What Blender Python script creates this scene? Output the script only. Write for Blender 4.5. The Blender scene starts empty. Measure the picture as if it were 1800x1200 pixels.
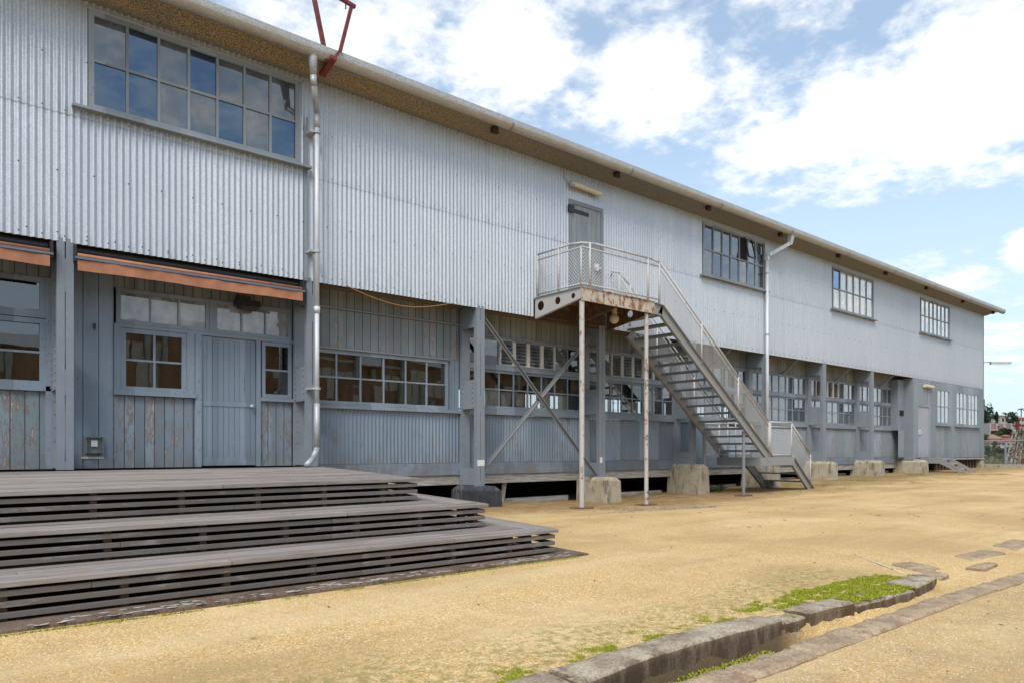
import bpy, math, random
from mathutils import Vector, noise
random.seed(7)
R = random.random
def U(a, b): return a + (b-a)*random.random()
scene = bpy.context.scene
# ------------------------------------------------------------------ camera
F, HOR = 1250.0, 790.0
TH = math.atan(1500/F); S_, C_ = math.sin(TH), math.cos(TH)
D = F/84.5*S_            # distance camera - upper cladding plane
EYE = 1.15
cam = bpy.data.cameras.new('camera'); co = bpy.data.objects.new('camera', cam)
scene.collection.objects.link(co); scene.camera = co
cam.sensor_width = 36; cam.sensor_fit = 'HORIZONTAL'; cam.lens = 36*F/1800
cam.shift_y = 190/1800; cam.clip_end = 6000; cam.clip_start = .05
co.location = (0, -D, EYE)
co.rotation_euler = (math.pi/2, 0, -math.atan2(C_, S_))
# ------------------------------------------------------------------ world
SUN_EL, SUN_AZ = math.radians(50), math.radians(233)   # azimuth clockwise from +Y
w = bpy.data.worlds.new('World'); scene.world = w; w.use_nodes = True
nt = w.node_tree; N = nt.nodes; L = nt.links; N.clear()
def wm(op, a, b=None, c=None, clamp=False):
    n = N.new('ShaderNodeMath'); n.operation = op; n.use_clamp = clamp
    for i, v in enumerate((a, b, c)):
        if v is None: continue
        if isinstance(v, (int, float)): n.inputs[i].default_value = v
        else: L.new(v, n.inputs[i])
    return n.outputs[0]
tc = N.new('ShaderNodeTexCoord'); sp = N.new('ShaderNodeSeparateXYZ'); L.new(tc.outputs['Generated'], sp.inputs[0])
dx, dy, dz = sp.outputs
az = wm('ARCTAN2', dx, dy)              # 0 = +Y, + toward +X
el = wm('ARCSINE', dz)
def direction(px, py):                  # the bearing of a cloud bank, noted from the photograph
    R_, Y_ = (px-900)/F, 1.0
    x = Y_*C_+R_*S_; y = Y_*S_-R_*C_; z = (HOR-py)/F
    return math.atan2(x, y), math.atan2(z, math.hypot(x, y))
den = wm('ADD', wm('MAXIMUM', dz, 0.0), .16)
cv = N.new('ShaderNodeCombineXYZ'); L.new(wm('DIVIDE', dx, den), cv.inputs[0]); L.new(wm('DIVIDE', dy, den), cv.inputs[1])
cv.inputs[2].default_value = 3.3
def wn(scale, detail, rough, dist=0.0):
    n = N.new('ShaderNodeTexNoise'); n.inputs['Scale'].default_value = scale
    n.inputs['Detail'].default_value = detail; n.inputs['Roughness'].default_value = rough
    n.inputs['Distortion'].default_value = dist
    L.new(cv.outputs[0], n.inputs['Vector']); return n.outputs['Fac']
n_big = wn(1.3, 7, .58, .3); n_mid = wn(7.5, 6, .6, .15); n_fine = wn(22, 5, .6, .15)
# cloud banks: (px, py, half width, half height, strength)
banks = [(1520,215,370,135,1.1),(1700,130,260,160,1.0),(895,85,140,125,.95),(1150,165,190,105,.95),(960,0,150,50,.6),(1000,-160,700,130,.5),
         (640,70,270,120,.56),(1330,20,420,85,.45),(1797,440,40,34,.8),(1600,465,60,22,.45),(1690,493,66,20,.6),(1765,590,52,30,.6),
         (1700,378,60,16,.22),(1770,640,90,26,.35),(1560,440,90,40,.16),(-300,300,600,300,.3),(720,190,120,60,.3),(1800,300,120,60,.6)]
field = None
for px, py, hw, hh, st in banks:
    a0, e0 = direction(px, py); a1, _ = direction(px+hw, py); _, e1 = direction(px, py-hh)
    u = wm('DIVIDE', wm('SUBTRACT', az, a0), abs(a1-a0)); v = wm('DIVIDE', wm('SUBTRACT', el, e0), abs(e1-e0))
    r2 = wm('ADD', wm('MULTIPLY', u, u), wm('MULTIPLY', v, v))
    g = wm('MULTIPLY', wm('SUBTRACT', 1.0, wm('MULTIPLY', r2, .55), clamp=True), st)
    field = g if field is None else wm('MAXIMUM', field, g)
# holes of blue
holes = [(1035,110,40,110,.35),(1030,250,120,40,.4),(1130,310,150,60,.35),(1600,390,300,50,.45),(1260,90,30,110,.22),(1390,160,30,60,.1),(700,150,60,60,.1),(1430,300,110,30,.3)]
for px, py, hw, hh, st in holes:
    a0, e0 = direction(px, py); a1, _ = direction(px+hw, py); _, e1 = direction(px, py-hh)
    u = wm('DIVIDE', wm('SUBTRACT', az, a0), abs(a1-a0)); v = wm('DIVIDE', wm('SUBTRACT', el, e0), abs(e1-e0))
    g = wm('MULTIPLY', wm('SUBTRACT', 1.0, wm('ADD', wm('MULTIPLY', u, u), wm('MULTIPLY', v, v)), clamp=True), st)
    field = wm('SUBTRACT', field, g)
# the rest of the sky (seen only in reflections): broken cloud
away = wm('GREATER_THAN', wm('ABSOLUTE', wm('SUBTRACT', az, direction(900, 600)[0])), math.radians(52))
field = wm('MAXIMUM', field, wm('MULTIPLY', away, .30))
ns = wm('ADD', wm('ADD', wm('MULTIPLY', wm('SUBTRACT', n_big, .5), 1.0), wm('MULTIPLY', wm('SUBTRACT', n_mid, .5), 1.7)), wm('MULTIPLY', wm('SUBTRACT', n_fine, .5), .95))
m = wm('ADD', field, ns)
mr = N.new('ShaderNodeMapRange'); mr.interpolation_type = 'SMOOTHSTEP'; L.new(m, mr.inputs[0])
mr.inputs[1].default_value = .08; mr.inputs[2].default_value = .86
low = N.new('ShaderNodeMapRange'); L.new(el, low.inputs[0]); low.inputs[1].default_value = 0.0; low.inputs[2].default_value = .45
low.inputs[3].default_value = 1.0; low.inputs[4].default_value = .35      # pale sky towards the horizon
mask = wm('MULTIPLY', mr.outputs[0], .97)
sky = N.new('ShaderNodeTexSky'); sky.sky_type = 'NISHITA'; sky.sun_disc = False
sky.sun_elevation = SUN_EL; sky.sun_rotation = SUN_AZ; sky.air_density = 1.0; sky.dust_density = .6
SKY = .12
s1 = N.new('ShaderNodeVectorMath'); s1.operation = 'SCALE'; L.new(sky.outputs[0], s1.inputs[0]); s1.inputs['Scale'].default_value = 1.0
cl = N.new('ShaderNodeMix'); cl.data_type = 'RGBA'     # cloud body: bright with faint grey bellies
shade = wm('MULTIPLY', wm('SUBTRACT', n_mid, .42, clamp=True), 1.6, clamp=True)
L.new(shade, cl.inputs[0]); k = 1/SKY
cl.inputs[6].default_value = (.72*k, .73*k, .735*k, 1); cl.inputs[7].default_value = (.57*k, .60*k, .635*k, 1)
veil = N.new('ShaderNodeMix'); veil.data_type = 'RGBA'; L.new(low.outputs[0], veil.inputs[0]); L.new(s1.outputs[0], veil.inputs[6]); veil.inputs[7].default_value = (.46*k, .575*k, .67*k, 1)
mx = N.new('ShaderNodeMix'); mx.data_type = 'RGBA'; L.new(mask, mx.inputs[0]); L.new(veil.outputs[2], mx.inputs[6]); L.new(cl.outputs[2], mx.inputs[7])
bg = N.new('ShaderNodeBackground'); bg.inputs[1].default_value = SKY; L.new(mx.outputs[2], bg.inputs[0])
ow = N.new('ShaderNodeOutputWorld'); L.new(bg.outputs[0], ow.inputs[0])
# ------------------------------------------------------------------ sun through thin cloud
sl = bpy.data.lights.new('sun', 'SUN'); sl.energy = 1.9; sl.angle = math.radians(30); sl.color = (1, .95, .87)
so = bpy.data.objects.new('sun', sl); scene.collection.objects.link(so)
sd = Vector((math.sin(SUN_AZ)*math.cos(SUN_EL), math.cos(SUN_AZ)*math.cos(SUN_EL), math.sin(SUN_EL)))
so.rotation_euler = sd.to_track_quat('Z', 'Y').to_euler()
vs = scene.view_settings; vs.view_transform = 'Standard'; vs.look = 'None'; vs.exposure = .72; vs.gamma = 1
# ------------------------------------------------------------------ mesh helpers
class MB:
    def __init__(s): s.v = []; s.f = []; s.m = []
    def add(s, vs, fs, mi=0):
        n = len(s.v); s.v += [tuple(q) for q in vs]
        for f in fs: s.f.append(tuple(i+n for i in f)); s.m.append(mi)
    def box(s, x0, x1, y0, y1, z0, z1, mi=0):
        s.add([(x0,y0,z0),(x1,y0,z0),(x1,y1,z0),(x0,y1,z0),(x0,y0,z1),(x1,y0,z1),(x1,y1,z1),(x0,y1,z1)],
              [(0,3,2,1),(4,5,6,7),(0,1,5,4),(1,2,6,5),(2,3,7,6),(3,0,4,7)], mi)
        return s
    def hexa(s, b, t, mi=0):
        s.add(list(b)+list(t), [(0,3,2,1),(4,5,6,7),(0,1,5,4),(1,2,6,5),(2,3,7,6),(3,0,4,7)], mi); return s
    def bar(s, p, q, w_, h_, up=(0,0,1), mi=0):
        p, q = Vector(p), Vector(q); d = (q-p).normalized(); up = Vector(up)
        if abs(d.dot(up)) > .99: up = Vector((1,0,0))
        a = d.cross(up).normalized()*w_/2; b = a.cross(d).normalized()*h_/2
        s.hexa([p-a-b, p+a-b, p+a+b, p-a+b], [q-a-b, q+a-b, q+a+b, q-a+b], mi); return s
    def cyl(s, p, q, r, r2=None, n=10, mi=0, cap=True):
        p, q = Vector(p), Vector(q); r2 = r if r2 is None else r2
        d = (q-p).normalized(); up = Vector((0,0,1)) if abs(d.z) < .95 else Vector((1,0,0))
        a = d.cross(up).normalized(); b = a.cross(d)
        vs_ = [p+(a*math.cos(t)+b*math.sin(t))*r for t in [2*math.pi*i/n for i in range(n)]]
        vs_ += [q+(a*math.cos(t)+b*math.sin(t))*r2 for t in [2*math.pi*i/n for i in range(n)]]
        fs = [(i, i+n, (i+1) % n+n, (i+1) % n) for i in range(n)]
        if cap: fs += [tuple(range(n)), tuple(range(2*n-1, n-1, -1))]
        s.add(vs_, fs, mi); return s
    def tube(s, pts, r, n=8, mi=0):
        for a, b in zip(pts, pts[1:]): s.cyl(a, b, r, n=n, mi=mi)
        for i in range(1, len(pts)-1):
            u_ = (Vector(pts[i])-Vector(pts[i-1])).normalized(); w_ = (Vector(pts[i+1])-Vector(pts[i])).normalized()
            if u_.dot(w_) < .995: s.ball(pts[i], r*.995, mi, 12, 8)
        return s
    def ball(s, c, r, mi=0, n=8, k=5):
        c = Vector(c); vs_ = []
        for j in range(1, k):
            ph = math.pi*j/k
            for i in range(n):
                t = 2*math.pi*i/n; vs_.append(c+Vector((math.cos(t)*math.sin(ph), math.sin(t)*math.sin(ph), math.cos(ph)))*r)
        vs_ += [c+Vector((0,0,r)), c-Vector((0,0,r))]
        fs = [(j*n+i, (j+1)*n+i, (j+1)*n+(i+1) % n, j*n+(i+1) % n) for j in range(k-2) for i in range(n)]
        t_, b_ = len(vs_)-2, len(vs_)-1
        fs += [(t_, i, (i+1) % n) for i in range(n)] + [(b_, (k-2)*n+(i+1) % n, (k-2)*n+i) for i in range(n)]
        s.add(vs_, fs, mi); return s
    def prism(s, poly, z0, z1, mi=0):
        n = len(poly); s.add([(x,y,z0) for x,y in poly]+[(x,y,z1) for x,y in poly],
            [tuple(range(n-1,-1,-1)), tuple(range(n,2*n))]+[(i,(i+1)%n,(i+1)%n+n,i+n) for i in range(n)], mi); return s
    def extr(s, poly, vec, mi=0):
        n = len(poly); v = Vector(vec)
        s.add([Vector(p) for p in poly]+[Vector(p)+v for p in poly],
            [tuple(range(n-1,-1,-1)), tuple(range(n,2*n))]+[(i,(i+1)%n,(i+1)%n+n,i+n) for i in range(n)], mi); return s
    def build(s, name, mat=None, parent=None, smooth=False, bevel=0, normals=True):
        me = bpy.data.meshes.new(name); me.from_pydata(s.v, [], s.f)
        mats = mat if isinstance(mat, (list, tuple)) else [mat]
        for q in mats: me.materials.append(q)
        if len(mats) > 1: me.polygons.foreach_set('material_index', s.m)
        if smooth: me.polygons.foreach_set('use_smooth', [True]*len(me.polygons))
        me.update()
        if normals:
            import bmesh
            b = bmesh.new(); b.from_mesh(me); bmesh.ops.recalc_face_normals(b, faces=b.faces); b.to_mesh(me); b.free()
        o = bpy.data.objects.new(name, me); scene.collection.objects.link(o)
        if parent: o.parent = parent; o.matrix_parent_inverse = parent.matrix_world.inverted() if False else o.matrix_parent_inverse
        if bevel:
            q = o.modifiers.new('bevel', 'BEVEL'); q.width = bevel; q.segments = 2; q.limit_method = 'ANGLE'
        return o
def empty(name):
    o = bpy.data.objects.new(name, None); scene.collection.objects.link(o); o.empty_display_size = .2; return o
def tag(o, label, cat, group=None):
    o['label'] = label; o['category'] = cat
    if group: o['group'] = group
    return o
def struct(o): o['kind'] = 'structure'; return o
def stuff(o): o['kind'] = 'stuff'; return o
def rebase(root, loc):
    """put a thing's origin at its base while its parts keep their place"""
    root.location = loc
    for ch in root.children:
        for vtx in ch.data.vertices: vtx.co -= Vector(loc)
        for g in ch.children:
            for vtx in g.data.vertices: vtx.co -= Vector(loc)
def children(o): return [q for q in scene.collection.objects if q.parent == o]
# ------------------------------------------------------------------ materials
class M:
    def __init__(s, name):
        s.m = bpy.data.materials.new(name); s.m.use_nodes = True; s.nt = s.m.node_tree; s.N = s.nt.nodes; s.L = s.nt.links
        s.b = s.N['Principled BSDF']; s.geo = None
    def pos(s, scale=(1,1,1)):
        g = s.N.new('ShaderNodeNewGeometry'); mp = s.N.new('ShaderNodeMapping'); mp.inputs['Scale'].default_value = scale
        s.L.new(g.outputs['Position'], mp.inputs[0]); return mp.outputs[0]
    def noise(s, scale, detail=4, rough=.55, st=(1,1,1), dist=0):
        n = s.N.new('ShaderNodeTexNoise'); n.inputs['Scale'].default_value = scale; n.inputs['Detail'].default_value = detail
        n.inputs['Roughness'].default_value = rough; n.inputs['Distortion'].default_value = dist
        s.L.new(s.pos(st), n.inputs['Vector']); return n.outputs['Fac']
    def vor(s, scale, st=(1,1,1), out='Color'):
        n = s.N.new('ShaderNodeTexVoronoi'); n.inputs['Scale'].default_value = scale; s.L.new(s.pos(st), n.inputs['Vector']); return n.outputs[out]
    def math(s, op, a, b=None, c=None, clamp=False):
        n = s.N.new('ShaderNodeMath'); n.operation = op; n.use_clamp = clamp
        for i, v in enumerate((a, b, c)):
            if v is None: continue
            if isinstance(v, (int, float)): n.inputs[i].default_value = v
            else: s.L.new(v, n.inputs[i])
        return n.outputs[0]
    def map(s, v, a, b, c=0, d=1, smooth=True):
        n = s.N.new('ShaderNodeMapRange'); n.interpolation_type = 'SMOOTHSTEP' if smooth else 'LINEAR'
        s.L.new(v, n.inputs[0])
        for i, q in enumerate((a, b, c, d)): n.inputs[i+1].default_value = q
        return n.outputs[0]
    def mix(s, f, a, b, mode='MIX'):
        n = s.N.new('ShaderNodeMix'); n.data_type = 'RGBA'; n.blend_type = mode
        if isinstance(f, (int, float)): n.inputs[0].default_value = f
        else: s.L.new(f, n.inputs[0])
        for i, v in ((6, a), (7, b)):
            if isinstance(v, tuple): n.inputs[i].default_value = (*v, 1)
            else: s.L.new(v, n.inputs[i])
        return n.outputs[2]
    def cells(s, px, axis=0, off=0.0):
        """random value for each board / sheet of width px along an axis"""
        g = s.N.new('ShaderNodeNewGeometry'); sp_ = s.N.new('ShaderNodeSeparateXYZ'); s.L.new(g.outputs['Position'], sp_.inputs[0])
        q = s.math('FLOOR', s.math('DIVIDE', s.math('SUBTRACT', sp_.outputs[axis], off), px))
        wn_ = s.N.new('ShaderNodeTexWhiteNoise'); wn_.noise_dimensions = '1D'; s.L.new(q, wn_.inputs['W']); return wn_.outputs['Value']
    def isl(s):
        g = s.N.new('ShaderNodeNewGeometry'); return g.outputs['Random Per Island']
    def z(s, axis=2):
        g = s.N.new('ShaderNodeNewGeometry'); sp_ = s.N.new('ShaderNodeSeparateXYZ'); s.L.new(g.outputs['Position'], sp_.inputs[0]); return sp_.outputs[axis]
    def bump(s, h, strength, dist=.01):
        n = s.N.new('ShaderNodeBump'); n.inputs['Strength'].default_value = strength; n.inputs['Distance'].default_value = dist
        s.L.new(h, n.inputs['Height']); s.L.new(n.outputs[0], s.b.inputs['Normal']); return s
    def out(s, col, rough=.7, metal=0.0, spec=.4):
        if isinstance(col, tuple): s.b.inputs['Base Color'].default_value = (*col, 1)
        else: s.L.new(col, s.b.inputs['Base Color'])
        if isinstance(rough, (int, float)): s.b.inputs['Roughness'].default_value = rough
        else: s.L.new(rough, s.b.inputs['Roughness'])
        s.b.inputs['Metallic'].default_value = metal; s.b.inputs['Specular IOR Level'].default_value = spec
        return s.m
def simple(name, col, var=.15, scale=20, rough=.7, metal=0.0, st=(1,1,1), bump=.2):
    q = M(name); n = q.noise(scale, 5, .6, st); a = tuple(c*(1-var) for c in col); b = tuple(min(1, c*(1+var)) for c in col)
    c = q.mix(q.map(n, .3, .7), a, b); q.bump(n, bump, .005); return q.out(c, rough, metal)

def galv():
    q = M('galvanised_iron')
    sheet = q.cells(.783); spang = q.vor(70); streak = q.noise(9, 5, .6, (1,1,.07)); blot = q.noise(1.1, 4, .6)
    g = q.N.new('ShaderNodeSeparateColor'); q.L.new(spang, g.inputs[0])
    c = q.mix(g.outputs[0], (.45,.49,.53), (.62,.66,.705))
    c = q.mix(q.map(streak, .42, .75, 0, .5), c, (.42,.45,.49))
    c = q.mix(q.map(blot, .45, .7, 0, .25), c, (.48,.51,.55))
    c = q.mix(q.math('MULTIPLY', sheet, .38), c, (.42,.46,.51))
    X = q.z(0); far = q.map(X, 16, 34, 0, .42)        # the older, greyer sheets further along
    c = q.mix(far, c, (.36,.40,.45))
    top = q.map(q.z(2), 7.05, 7.36, 0, .5)             # browner towards the top edge
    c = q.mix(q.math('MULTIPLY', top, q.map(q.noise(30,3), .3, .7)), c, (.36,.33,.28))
    st2 = q.noise(14, 4, .7, (1,1,.12)); fz = q.map(q.math('FRACT', q.math('DIVIDE', q.math('SUBTRACT', q.z(2), 3.98), 1.73)), 0, .35, .4, 0)
    c = q.mix(q.math('MULTIPLY', q.map(st2, .45, .62), fz), c, (.34,.37,.41))
    rs = q.noise(6, 6, .75, (1,1,.10)); c = q.mix(q.map(rs, .66, .74, 0, .45), c, (.30,.22,.16))
    q.bump(spang, .03, .003); return q.out(c, .44, .4, .5)
def paint(name, col, peel=.3, board=.13, dark=1.0, axis=0, st=(1,1,.22)):
    q = M(name); cell = q.cells(board, axis); n1 = q.noise(26, 6, .68, st); n2 = q.noise(3.5, 4, .6, (1,1,.5)); n3 = q.noise(90, 4, .6, (1,1,.08))
    a = tuple(x*.72 for x in col); b = tuple(x*1.2 for x in col)
    c = q.mix(cell, a, b); c = q.mix(q.map(n2, .35, .7, 0, .35), c, (col[0]*.75, col[1]*.86, col[2]*.92))
    c = q.mix(q.map(n3, .5, .8, 0, .35), c, tuple(x*.6 for x in col))
    foot = q.math('MULTIPLY', q.map(q.z(2), 1.35, .7), q.map(q.noise(5, 5, .7, (1,1,.4)), .38, .62, .1, .6)); c = q.mix(foot, c, (.13,.125,.115))
    if peel > 0:
        t = .672-.125*peel
        thr = q.math('ADD', n1, q.math('MULTIPLY', q.math('SUBTRACT', cell, .5), .10)); thr = q.math('ADD', thr, q.math('MULTIPLY', q.math('SUBTRACT', n2, .5), .30))
        pm = q.map(thr, t, t+.025); wood = q.mix(q.noise(5,3), (.11,.11,.115), (.29,.25,.235)); c = q.mix(pm, c, wood)
        c = q.mix(q.map(thr, t+.12, t+.15), c, (.42,.33,.29)); sk_ = q.noise(75, 3, .7, (1,1,.5)); c = q.mix(q.math('MULTIPLY', q.map(sk_, .66, .70), .7*min(1,peel)), c, (.07,.07,.075))
        q.bump(pm, .25, -.004)
    else: q.bump(n3, .15, .003)
    return q.out(c, .62)
BG = (.205,.256,.312)       # the building's blue grey paint
MT = {}
MT['galv'] = galv()
MT['boards_high'] = paint('weathered_painted_boards', (.20,.235,.255), .95, .135)
MT['boards_soffit'] = paint('grey_painted_boards', (.21,.225,.225), .1, .135)
MT['boards_smooth'] = paint('smooth_painted_boards', BG, .25, .2)
MT['boards_peel'] = paint('peeling_painted_boards', (.225,.275,.32), 1.15, .14)
MT['boards_peel_green'] = paint('peeling_green_grey_boards', (.19,.245,.27), 1.15, .14)
MT['door'] = paint('door_paint', (.225,.28,.34), .02, .11)
MT['frame'] = paint('window_frame_paint', (.215,.262,.312), .28, .5, st=(1,1,1))
MT['upframe'] = paint('upper_window_frame_paint', (.235,.265,.29), .35, .5, st=(1,1,1))
MT['trim_worn'] = paint('worn_trim_paint', (.26,.28,.29), 1.0, 5, st=(.3,1,1))
MT['corr_paint'] = paint('painted_corrugated_iron', (.20,.256,.32), .5, .75, st=(1,1,.1))
MT['corr_paint_far'] = paint('worn_painted_corrugated_iron', (.235,.275,.315), .8, .75, st=(1,1,.06))
MT['flat_sheet'] = paint('painted_flat_sheet', (.25,.29,.325), .35, .62, st=(1,1,.12))
MT['flat_low'] = paint('streaked_flat_sheet', (.225,.27,.305), .9, .42, st=(1,1,.04))
MT['pinkdoor'] = paint('mauve_grey_door_paint', (.30,.305,.345), .0, 5)
MT['plate'] = paint('painted_bottom_plate', (.19,.24,.305), .6, 3, st=(.15,1,1))
MT['beam'] = simple('weathered_grey_timber', (.33,.315,.28), .35, 30, .85, st=(.08,1,1))
def steel():
    q = M('painted_steel'); n = q.noise(28, 6, .7, (1,1,.35)); n2 = q.noise(3, 4); c = q.mix(n2, (.17,.20,.235), (.235,.265,.30))
    c = q.mix(q.map(n, .56, .72, 0, .55), c, (.36,.385,.41)); q.bump(n, .12, .003); return q.out(c, .55)
MT['steel'] = steel()
def rusty(name, base, amt, rcol=(.20,.075,.025)):
    q = M(name); n = q.noise(9, 7, .72, (1,1,.6)); n2 = q.noise(45, 4, .6); c = q.mix(n2, tuple(x*.8 for x in base), tuple(x*1.15 for x in base))
    t = .78-.3*amt; m_ = q.map(n, t, t+.06); c = q.mix(m_, c, q.mix(q.noise(20, 4), rcol, (rcol[0]*.35, rcol[1]*.4, rcol[2]*.6)))
    c = q.mix(q.math('MULTIPLY', q.map(n, t-.05, t), .28), c, (.34,.23,.14)); q.bump(n, .2, .004); return q.out(c, .6)
MT['stair'] = rusty('galvanised_stair_steel', (.27,.275,.28), -.15)
MT['stairgrey'] = rusty('grey_painted_stair_steel', (.20,.215,.23), -.1)
MT['rail'] = rusty('weathered_handrail_pipe', (.48,.48,.47), .6, (.24,.15,.10))
MT['post'] = rusty('rusting_post_pipe', (.47,.46,.44), .74, (.17,.065,.03))
MT['fascia'] = rusty('rust_streaked_fascia', (.50,.45,.37), .95, (.30,.11,.03))
MT['under'] = rusty('rusty_underside', (.10,.055,.035), .9, (.07,.03,.02))
MT['baseplate'] = rusty('rusty_base_plate', (.12,.08,.06), 1.0, (.22,.07,.03))
MT['wire'] = simple('mesh_wire', (.62,.63,.64), .1, 30, .5)
MT['redsteel'] = simple('red_oxide_steel', (.15,.028,.022), .35, 12, .55)
def gutter():
    q = M('gutter_galvanised'); n = q.noise(60, 5, .7); n2 = q.noise(3, 4, .6)
    c = q.mix(q.map(n, .35, .65), (.30,.295,.28), (.55,.555,.55)); c = q.mix(q.math('MULTIPLY', q.map(n2, .4, .65), q.map(n, .35,.6,.1,.45)), c, (.38,.31,.20))
    return q.out(c, .45, .4, .5)
MT['gutter'] = gutter()
def soffit():
    q = M('bounce_lit_lichen_soffit'); n = q.noise(48, 4, .8); n2 = q.noise(1.6, 4, .6)
    a = q.mix(q.map(n, .35, .62), (.05,.04,.025), (.46,.345,.20)); b = q.mix(q.map(n, .35, .62), (.085,.08,.072), (.27,.255,.23))  # speckle carries painted ground-bounce gold near, distance grey further along
    edge = q.map(q.z(1), -.16, -.04, 0, 1); X = q.map(q.z(0), 4, 13, 0, 1.0)
    c = q.mix(q.math('MAXIMUM', edge, q.math('MAXIMUM', X, q.map(n2, .5, .75, 0, .6))), a, b)
    q.bump(n, .5, .01); return q.out(c, .9)
MT['soffit'] = soffit()
MT['pipe'] = simple('new_zinc_pipe', (.58,.61,.64), .10, 9, .5, .15, (1,1,.3), .03)
MT['pipe_old'] = simple('dull_zinc_pipe', (.42,.44,.45), .2, 40, .5, .25)
MT['conc'] = None
def conc(name, a, b, stain, amt=.5, face=None):
    q = M(name); n = q.noise(4, 7, .65); n2 = q.noise(7, 5, .7, (1,1,.25)); n3 = q.noise(70, 4, .6); c = q.mix(q.map(n, .3, .7), a, b)
    c = q.mix(q.math('MULTIPLY', q.map(n2, .5, .62), amt), c, stain); c = q.mix(q.map(n3, .48,.62,0,.5), c, tuple(x*.5 for x in a)); c = q.mix(q.map(n3, .42,.32,0,.35), c, tuple(min(1,x*1.35) for x in b))
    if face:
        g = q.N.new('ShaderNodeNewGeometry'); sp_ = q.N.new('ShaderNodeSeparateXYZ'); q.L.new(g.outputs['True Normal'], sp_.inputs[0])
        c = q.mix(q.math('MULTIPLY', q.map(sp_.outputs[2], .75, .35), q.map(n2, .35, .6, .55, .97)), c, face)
    h = q.math('ADD', n, q.math('MULTIPLY', n3, .5)); q.bump(h, .5, .012); return q.out(c, .9)
MT['conc'] = conc('stained_concrete', (.36,.31,.22), (.47,.42,.32), (.10,.095,.075), .75)
MT['blackconc'] = conc('black_painted_concrete', (.028,.031,.038), (.05,.053,.06), (.22,.22,.22), .35)
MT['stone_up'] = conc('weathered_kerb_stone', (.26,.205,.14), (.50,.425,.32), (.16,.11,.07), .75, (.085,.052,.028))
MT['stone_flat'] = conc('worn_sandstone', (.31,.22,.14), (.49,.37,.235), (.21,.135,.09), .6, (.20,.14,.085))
MT['slab'] = conc('damp_brown_slab', (.13,.085,.06), (.21,.15,.11), (.055,.045,.03), .7)
def deckwood(name, along, axis_cell):
    q = M(name); st = (.05,1,1) if along == 'x' else (1,.05,1)
    n = q.noise(42, 6, .7, st); n2 = q.noise(2.2, 4, .6); i = q.isl()
    c = q.mix(q.map(n, .3, .7), (.105,.085,.075), (.29,.25,.225)); c = q.mix(q.math('MULTIPLY', i, .55), c, (.40,.365,.335))
    c = q.mix(q.map(n2, .5, .72, 0, .35), c, (.18,.115,.075)); q.bump(n, .35, .004); return q.out(c, .75)
MT['deck_x'] = deckwood('weathered_deck_board', 'x', 1); MT['deck_y'] = deckwood('weathered_deck_board_cross', 'y', 0)
MT['slat'] = paint('deck_slat_timber', (.155,.125,.105), .7, 1.3, st=(.15,1,1))
MT['dark'] = simple('shade_black', (.012,.011,.010), .1, 5, .95)  # flat near-black standing in for shade inside gaps and openings
MT['orange'] = simple('orange_awning_fabric', (.37,.165,.095), .14, 5, .85, 0, (1,1,.6), .4)
MT['alu'] = simple('anodised_bar', (.16,.18,.23), .1, 10, .4, .3)
MT['cream'] = simple('cream_plastic', (.62,.55,.40), .08, 10, .4)
MT['whitepl'] = simple('white_plastic', (.66,.67,.66), .05, 10, .4)
MT['blackm'] = simple('black_metal', (.025,.025,.028), .2, 20, .45)
MT['cable'] = simple('ochre_cable', (.32,.19,.07), .05, 20, .5)
MT['in_wall'] = simple('inner_wall', (.17,.10,.055), .3, 3, .9)
MT['in_floor'] = simple('inner_floor', (.13,.10,.075), .3, 3, .8)
MT['in_ceil'] = simple('inner_ceiling', (.20,.19,.175), .2, 3, .9)
MT['paper'] = simple('paper', (.75,.76,.75), .08, 6, .8)
def glass(name, refl, tint, dirt_or_glare, dirt_or_glare_col=(.25,.27,.28), wob=.008, gcol=(1,1,1)):
    q = M(name); q.N.remove(q.b); o = q.N['Material Output']
    tr = q.N.new('ShaderNodeBsdfTransparent'); tr.inputs[0].default_value = (*tint, 1)
    gl = q.N.new('ShaderNodeBsdfGlossy'); gl.inputs['Roughness'].default_value = .0; gl.inputs[0].default_value = (*gcol,1)
    df = q.N.new('ShaderNodeBsdfDiffuse'); df.inputs[0].default_value = (*dirt_or_glare_col, 1)
    n = q.noise(2.2, 2, .4); bp = q.N.new('ShaderNodeBump'); bp.inputs['Strength'].default_value = wob; bp.inputs['Distance'].default_value = .1
    q.L.new(n, bp.inputs['Height']); q.L.new(bp.outputs[0], gl.inputs['Normal'])
    fr = q.N.new('ShaderNodeFresnel'); fr.inputs[0].default_value = 1.5
    fac = q.math('ADD', q.math('MULTIPLY', fr.outputs[0], refl), .02, clamp=True)
    dn = q.math('MULTIPLY', q.map(q.noise(6, 5, .6, (1,1,.5)), .3, .75, .5, 1.3), dirt_or_glare, clamp=True)
    m1 = q.N.new('ShaderNodeMixShader'); q.L.new(dn, m1.inputs[0]); q.L.new(tr.outputs[0], m1.inputs[1]); q.L.new(df.outputs[0], m1.inputs[2])
    m2 = q.N.new('ShaderNodeMixShader'); q.L.new(fac, m2.inputs[0]); q.L.new(m1.outputs[0], m2.inputs[1]); q.L.new(gl.outputs[0], m2.inputs[2])
    q.L.new(m2.outputs[0], o.inputs[0]); return q.m
MT['glass'] = glass('window_glass', 3.1, (.72,.74,.72), .012)
MT['glass_dusty'] = glass('dusty_glass', 2.2, (.6,.62,.62), .30, (.34,.37,.38))
MT['glass_pale'] = glass('pale_dusty_glass', 2.2, (.55,.57,.58), .75, (.36,.37,.37))
MT['glass_up'] = glass('sky_tinted_upper_glass', 4.0, (.10,.12,.16), .12, (.04,.08,.17), gcol=(.55,.75,1.0))  # reflected sky blue painted into gloss and film colours, fainter in the next glass
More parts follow.
